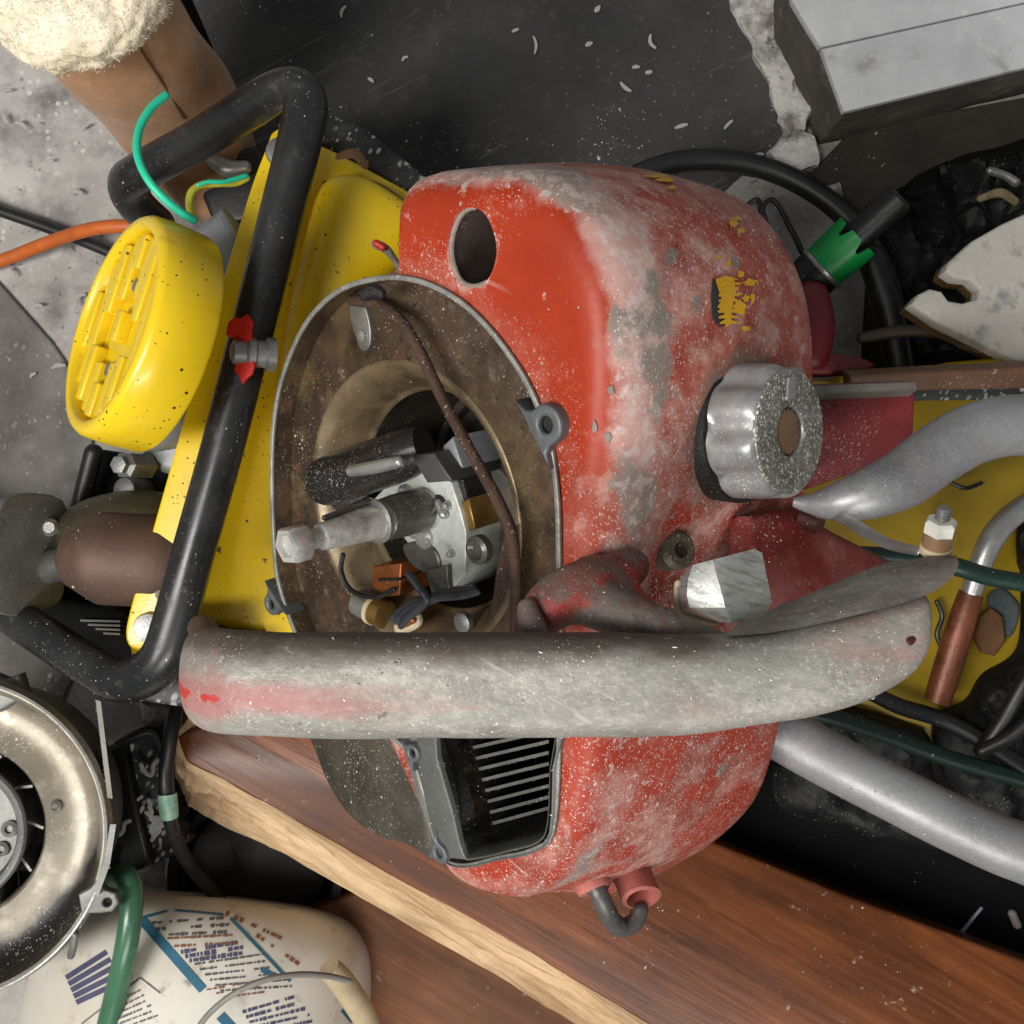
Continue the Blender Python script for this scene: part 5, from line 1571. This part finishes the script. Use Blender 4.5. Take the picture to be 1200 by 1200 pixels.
rl_ += words((265, 1070), (330, 1100), 6, 0.5) + words((300, 1096), (350, 1130), 5, 0.5)
strips('small_print', gl, INKG)
strips('bold_print', nl, INKN)
strips('brown_print', rl_, INKR)
strips('blue_scrap', [((258, 1190), (272, 1205), 12, 3), ((306, 1136), (330, 1148), 6, 3), ((402, 1182), (414, 1196), 9, 3)], INKB)
bail = add('wire_bail', TP([(225, 1215, 0.185, 3.6), (245, 1188, 0.188, 3.6), (275, 1164, 0.190, 3.6), (312, 1148, 0.188, 3.6), (350, 1142, 0.18, 3.6), (385, 1144, 0.17, 3.6), (410, 1150, 0.16, 3.6)], seg=10), STRAP, pc)
add('bail_grip', TP([(385, 1134, 0.145, 14), (400, 1150, 0.14, 15), (418, 1176, 0.13, 15), (432, 1200, 0.12, 14)], seg=20, cap='flat'), basic('beige_grip', S(178, 160, 128), 0.65, 0, 0.25, 60, 0.2), pc)
# ------------------------------------------------------------------ right-hand side clutter
# black hose loop
add('black_hose', TP([(690, 240, 0.02, 12), (740, 208, 0.02, 12), (790, 190, 0.02, 12), (850, 188, 0.02, 12), (910, 202, 0.022, 13), (965, 232, 0.026, 13), (1010, 275, 0.03, 14), (1040, 330, 0.03, 14), (1050, 400, 0.028, 14), (1048, 460, 0.02, 14)], seg=18),
    CABLE, label='thick black hose arcing over the mat behind the saw', cat='hose')
# light concrete patch under the hose with wire clip
add('concrete_patch', pprism(F0, [(815, 255), (870, 205), (930, 215), (990, 260), (1015, 330), (1010, 420), (960, 460), (900, 420), (860, 330)], 0.0062, 0.009, 0.001), FLOOR, kind='structure')
add('wire_clip', TP([(876, 240, 0.02, 3), (888, 234, 0.022, 3), (892, 250, 0.022, 3), (898, 262, 0.022, 3), (894, 244, 0.022, 3), (904, 234, 0.022, 3), (916, 248, 0.022, 3), (924, 264, 0.025, 3.4), (934, 282, 0.03, 3.6), (940, 296, 0.03, 3.6)], seg=8),
    CABLE, label='bent black wire clip on concrete inside the hose loop', cat='clip')
# green connector with black parts
gc = thing('green_hose_coupling', 'bright green castellated coupling between two black tube ends', 'coupling', W(985, 295, 0.02))
ga = (W(1050, 240, 0.085) - W(950, 330, 0.06))
gfr_ = Frame(W(955, 322, 0.06), ga)
gu = U(1, 0.07)
add('black_socket', lathe(gfr_, [(0.6 * 26 * gu, -60 * gu), (26 * gu, -45 * gu), (29 * gu, -10 * gu), (29 * gu, 8 * gu), (25 * gu, 12 * gu)], 32), BLK, gc)
V_, F_ = [], []
ng = 36
for k in range(ng):
    th = 2 * math.pi * k / ng
    top_ = 64 * gu if (k % 6) < 4 else 50 * gu
    for r_, h_ in ((28 * gu, 14 * gu), (30 * gu, top_), (27 * gu, top_), (25 * gu, 14 * gu)):
        V_.append(gfr_.pt(r_ * math.cos(th), r_ * math.sin(th), h_))
for k in range(ng):
    a, b = 4 * k, 4 * ((k + 1) % ng)
    for j in range(4):
        F_.append((a + j, b + j, b + (j + 1) % 4, a + (j + 1) % 4))
add('green_ring', fixn(mesh(V_, F_)), GREENP, gc, sharp=30)
add('washer_ring', lathe(gfr_, [(30 * gu, 8 * gu), (31 * gu, 10 * gu), (31 * gu, 13 * gu), (27 * gu, 14 * gu)], 32), STEEL, gc)
add('black_tube_end', lathe(gfr_, [(17 * gu, 20 * gu), (18 * gu, 60 * gu), (18 * gu, 122 * gu), (15 * gu, 126 * gu), (12 * gu, 124 * gu), (12 * gu, 90 * gu), (0, 90 * gu)], 28), BLK, gc)
# red object behind saw
rd = thing('red_tool_handle', 'dark red plastic tool with flat tapered end behind saw', 'tool', W(960, 390, 0.0))
add('tool_body', TP([(950, 350, 0.07, 22), (956, 385, 0.08, 22), (952, 420, 0.08, 20)], seg=16), basic('crimson_plastic', S(120, 24, 38), 0.45, 0, 0.25, 30, 0.1), rd)
add('tool_blade', pprism(Frame(W(980, 424, 0.085), (0, 0.2, 1)), [(940, 410), (975, 412), (1015, 420), (1028, 427), (1015, 433), (975, 437), (940, 437)], -0.01, 0.0, 0.002), basic('red_grey_steel', S(140, 60, 58), 0.5, 0.2, 0.4, 30, 0.2), rd)
# dark tub region and black bar
add('dark_pipe', TP([(1010, 396, 0.075, 7), (1060, 388, 0.075, 7.5), (1110, 392, 0.075, 7), (1160, 406, 0.07, 7)], seg=12), basic('drab_pipe', S(66, 58, 44), 0.6, 0.1, 0.3, 40, 0.2),
    label='thin drab brown pipe lying below the speckled stone', cat='pipe')
add('black_rail', TP([(1020, 300, 0.05, 16), (1040, 360, 0.05, 17), (1052, 420, 0.05, 17), (1056, 450, 0.05, 16)], seg=16), BLK, label='black pipe leaning beside the green coupling', cat='pipe')
# black fabric heap at far right
def heap(outline, z0, hmax, seed, cuts=5):
    fr = FL(z0)
    pts = catmull(outline, 12, True)
    cx, cy = sum(p[0] for p in pts) / len(pts), sum(p[1] for p in pts) / len(pts)
    rows = []
    for s in [1.0, 0.985, 0.965, 0.94] + [0.9 - 0.045 * q for q in range(20)]:
        row = []
        for a, b in pts:
            x, y = cx + (a - cx) * s, cy + (b - cy) * s
            p = W(x, y, z0)
            n = noise.fractal(Vector((p.x * 16 + seed, p.y * 16, seed)), 1.0, 2.0, 4)
            cr = abs(noise.noise(Vector((p.x * 38 + seed, p.y * 30 + 0.4 * n, seed)))) + 0.5 * abs(noise.noise(Vector((p.x * 90, p.y * 75, seed))))
            p.z = max(z0 + 0.0005, z0 + hmax * (1 - s ** 6) ** 0.5 * (0.75 + 0.35 * n - 0.55 * cr)) if s < 1 else z0
            if s < 1:
                p.x += noise.noise(Vector((p.x * 50, p.y * 50, 7 + seed))) * 0.004
                p.y += noise.noise(Vector((p.x * 50, p.y * 50, 17 + seed))) * 0.004
            row.append(p)
        rows.append(row)
    return loft(rows)
CLOTH = basic('black_wrinkled_cloth', S(17, 17, 18), 0.55, 0, 0.4, 60, 0.4, dust=dict(sc=240, dens=0.2, col=S(120, 118, 110)), spec=0.3)
add('black_cloth_heap', heap([(1000, 262), (1040, 225), (1110, 190), (1180, 170), (1290, 150), (1300, 330), (1240, 450), (1120, 452), (1040, 440), (1020, 340)], 0.0, 0.05, 3.1), CLOTH,
    label='crumpled black cloth heap in the shadow beside the step', cat='cloth')
# speckled stone slab
sl_ = thing('stone_slab', 'pale speckled stone slab with notched corner at right edge', 'slab', W(1160, 340, 0.05))
stf = Frame(W(1150, 340, 0.12), (0.05, 0.1, 1))
spx = [(1068, 356), (1076, 345), (1090, 338), (1104, 341), (1112, 352), (1128, 355), (1146, 350), (1148, 338), (1138, 328), (1120, 326), (1108, 318), (1112, 308), (1140, 282), (1175, 262), (1210, 246), (1330, 200), (1360, 420), (1240, 436), (1200, 428), (1150, 402), (1100, 378)]
add('slab_top', pprism(stf, spx, -0.012, 0.0, 0.002), STONE, sl_)
add('slab_underside', pprism(stf, [(a - 1, b + 1.5) for a, b in spx], -0.03, -0.0122, 0.001, h=-0.012), STONEB, sl_)
# yellow crate
yc = thing('yellow_crate', 'dull yellow plastic crate under clutter at right edge', 'crate', W(1100, 620, 0))
add('crate_lid', pprism(FL(0.09), [(930, 440), (1000, 447), (1210, 440), (1290, 440), (1300, 900), (1180, 925), (1100, 870), (1020, 840), (930, 800)], -0.09, 0.0, 0.006), YCRATE, yc)
add('crate_rim', pprism(FL(0.105), [(985, 440), (1060, 436), (1110, 424), (1240, 412), (1240, 432), (1100, 442), (985, 448)], -0.03, 0.0, 0.003), YCRATE, yc)
add('rusty_bar', pprism(Frame(W(1110, 448, 0.155), (0, -0.35, 1)), [(996, 440), (1100, 434), (1240, 428), (1240, 455), (1100, 458), (996, 462)], -0.016, 0.0, 0.002), basic('brown_bar', S(110, 78, 56), 0.65, 0.1, 0.35, 40, 0.3, dust=dict(sc=260, dens=0.3)),
    label='brown wooden bar lying across top edge of yellow crate', cat='bar')
add('black_ledge', pprism(Frame(W(1130, 462, 0.143), (0, -0.3, 1)), [(1070, 456), (1240, 452), (1240, 468), (1070, 470)], -0.008, 0.0, 0.001), DUSTBLK,
    label='thin black dusty strip below the brown wooden bar', cat='strip')
# copper coloured handle with chrome end
cp = thing('copper_handled_tool', 'copper coloured tool handle with curved chrome neck on crate', 'tool', W(1140, 730, 0.09))
add('copper_handle', TP([(1098, 822, 0.118, 15), (1108, 790, 0.12, 16), (1125, 735, 0.124, 16), (1138, 695, 0.126, 14)], seg=20, cap='flat'), basic('copper_sleeve', S(120, 68, 44), 0.42, 0.3, 0.6, 60, 0.25), cp)
add('chrome_neck', TP([(1138, 695, 0.127, 12), (1148, 665, 0.13, 13), (1162, 632, 0.132, 14), (1185, 605, 0.13, 14), (1215, 585, 0.125, 14)], seg=20), STEEL, cp)
add('tan_scrap', rough_slab([(1150, 722), (1162, 712), (1176, 722), (1180, 752), (1168, 770), (1152, 766), (1144, 748)], 0.0905, 0.097, 0.002, 0.001), basic('tan_leather', S(116, 80, 50), 0.8, 0, 0.3, 60, 0.3),
    label='tan brown scrap lying beside the copper tool handle', cat='scrap')
add('grey_rag', heap([(1160, 706), (1176, 690), (1192, 708), (1186, 738), (1176, 745)], 0.0905, 0.007, 1.7), basic('grey_green_rag', S(80, 90, 92), 0.9, 0, 0.4, 60, 0.3),
    label='small grey green rag above the tan scrap', cat='rag')
# black bag over crate
add('black_bag', heap([(1195, 610), (1260, 600), (1330, 760), (1330, 1010), (1240, 1060), (1150, 980), (1102, 900), (1094, 842), (1130, 820), (1150, 790), (1190, 760), (1196, 690)], 0.0915, 0.03, 5.2), CLOTH,
    label='crumpled black bag covering corner of the yellow crate', cat='bag')
add('black_bag', heap([(930, 830), (1030, 838), (1085, 862), (1092, 905), (1130, 960), (1120, 1000), (1000, 970), (910, 940)], 0.0915, 0.02, 9.4), CLOTH,
    label='flat black plastic bag under handlebar and dark green cable', cat='bag')
# cables over the crate
add('green_cable', TP([(930, 832, 0.135, 10), (980, 842, 0.135, 10), (1040, 862, 0.132, 10), (1110, 888, 0.130, 10), (1200, 914, 0.13, 10), (1290, 940, 0.13, 10)], seg=14), GCABLE,
    label='dark green cable running below the worn cast handle', cat='cable')
add('green_cable', TP([(940, 650, 0.22, 10), (1020, 650, 0.22, 10), (1080, 656, 0.22, 10.5), (1120, 664, 0.225, 11), (1160, 676, 0.222, 11), (1210, 684, 0.22, 11), (1280, 690, 0.21, 11)], seg=14), GCABLE,
    label='dark green cable passing behind the handle stud', cat='cable')
add('black_cable', TP([(1000, 800, 0.118, 9), (1050, 826, 0.118, 10), (1100, 842, 0.118, 10), (1150, 868, 0.125, 10), (1200, 900, 0.13, 10)], seg=14), CABLE,
    label='black cable crossing the yellow crate above green cable', cat='cable')
for q in (((1098, 705, 0.098, 3), (1104, 722, 0.098, 3), (1098, 742, 0.098, 3), (1102, 756, 0.098, 3)), ((1105, 560, 0.098, 2.5), (1130, 572, 0.1, 2.5), (1150, 566, 0.098, 2.5))):
    add('wire_offcut', TP(list(q), seg=8), CABLE, label='short dark wire offcut on yellow crate ' + ('below the handle stud' if q[0][1] > 650 else 'under the silver handlebar bend'), cat='wire', group='wire offcuts on the yellow crate')
add('black_pliers', join(TP([(1150, 880, 0.140, 9), (1175, 845, 0.145, 10), (1200, 800, 0.150, 10), (1225, 760, 0.15, 9)], seg=12), TP([(1150, 880, 0.146, 8), (1185, 862, 0.15, 9), (1220, 830, 0.152, 10), (1250, 800, 0.15, 9)], seg=12)), BLK,
    label='pair of black tool handles lying on the black bag', cat='pliers')
add('pale_screw', TP([(1160, 200, 0.06, 5), (1178, 206, 0.06, 5), (1190, 214, 0.06, 6)], seg=10), ZINC, label='tarnished metal piece glinting on black cloth below step', cat='metal piece')
add('pale_scrap', TP([(1150, 232, 0.058, 6), (1172, 226, 0.06, 7), (1190, 236, 0.058, 5)], seg=8, flat=(0.5, 1), up=(0, 0, 1), wob=0.5), basic('yellowish_scrap', S(130, 116, 84), 0.8, 0, 0.4, 90, 0.4), label='dull yellowish scrap on black cloth beside stone slab', cat='scrap')
# black case at lower right
kc = thing('black_tool_case', 'black plastic tool case in shadow behind the plank', 'case', W(1020, 1020, 0))
add('case_body', pprism(FL(0.06), [(800, 840), (1000, 900), (1290, 1010), (1290, 1160), (1180, 1200), (980, 1120), (790, 1040), (760, 940)], -0.06, 0.0, 0.006), BLKM, kc)
add('case_latch', TP([(1112, 1110, 0.062, 2.2), (1130, 1088, 0.062, 2.6), (1150, 1064, 0.062, 2.0)], seg=8), basic('pale_scratch_metal', S(150, 155, 180), 0.4, 0.3), kc)
add('case_clip', TP([(1186, 1070, 0.062, 5), (1192, 1084, 0.062, 5)], seg=10), STRAP, kc)
# ------------------------------------------------------------------ metal filings and grit
m = M('pale_filings', S(206, 202, 194), 0.45, 0.25)
m.layer(m.noise(40, 0.4, 0.6, 2), S(150, 146, 138), 0.5)
FIL = m.done()
dg = bpy.context.evaluated_depsgraph_get()
dg.update()
V_, F_ = [], []
rate = {'chainsaw_powerhead': 0.95, 'yellow_cutoff_machine': 0.35, 'rubber_mat': 0.35, 'floor': 0.8, 'floor_slab': 0.95, 'wooden_plank': 0.30, 'loose_fan_housing': 0.5, 'white_pail': 0.05,
        'sheepskin_boot': 0.03, 'concrete_step': 0.1, 'stone_slab': 0.1, 'yellow_crate': 0.2, 'black_transformer_block': 0.6, 'corner_floor': 0.3}
rs = random.Random(11)
cnt = 0
for k in range(52000):
    px, py = rs.uniform(-40, 1240), rs.uniform(-40, 1240)
    cl = noise.fractal(Vector((px * 0.006, py * 0.006, 4.2)), 1.0, 2.0, 5)
    if rs.random() > 0.12 + 1.5 * cl:
        continue
    p0 = W(px, py, 0.2)
    hit, loc, nor, idx, ob, mw = SC.ray_cast(dg, Vector((p0.x, p0.y, H + 0.05)), Vector((0, 0, -1)))
    if not hit or nor.z < 0.15:
        continue
    rt = ob
    while rt.parent:
        rt = rt.parent
    pr = rate.get(rt.name.split('.')[0], 0.12)
    if ob.name.startswith('body_shell') and nor.dot(AX) > 0.93:
        pr *= 0.3
    if ob.name.startswith(('fleece', 'wool', 'ridge', 'filter')) or rs.random() > pr:
        continue
    t = Vector((rs.gauss(0, 1), rs.gauss(0, 1), rs.gauss(0, 1)))
    t = (t - t.dot(nor) * nor).normalized()
    b_ = nor.cross(t)
    l = min(0.0016, 0.00022 * math.exp(rs.gauss(0.35, 0.5))) * (1.5 if loc.z < 0.03 else 1.0)
    w_ = l * rs.uniform(0.35, 0.9)
    c = loc + nor * 0.0002
    up = nor * rs.uniform(0.1, 0.6) * l
    b = len(V_)
    V_ += [c - t * l, c + b_ * w_ * rs.uniform(.6, 1), c + t * l * rs.uniform(.6, 1), c - b_ * w_ * rs.uniform(.6, 1), c + up]
    F_ += [(b, b + 1, b + 4), (b + 1, b + 2, b + 4), (b + 2, b + 3, b + 4), (b + 3, b, b + 4)]
    cnt += 1
add('metal_filings', mesh(V_, F_), FIL, label='pale metal filings and grit scattered in clumps over the machines and ground', cat='filings', kind='stuff', sharp=10)
print('filings', cnt)
print('objects', len(bpy.data.objects), 'tris', sum(len(o.data.polygons) for o in bpy.data.objects if o.type == 'MESH'))
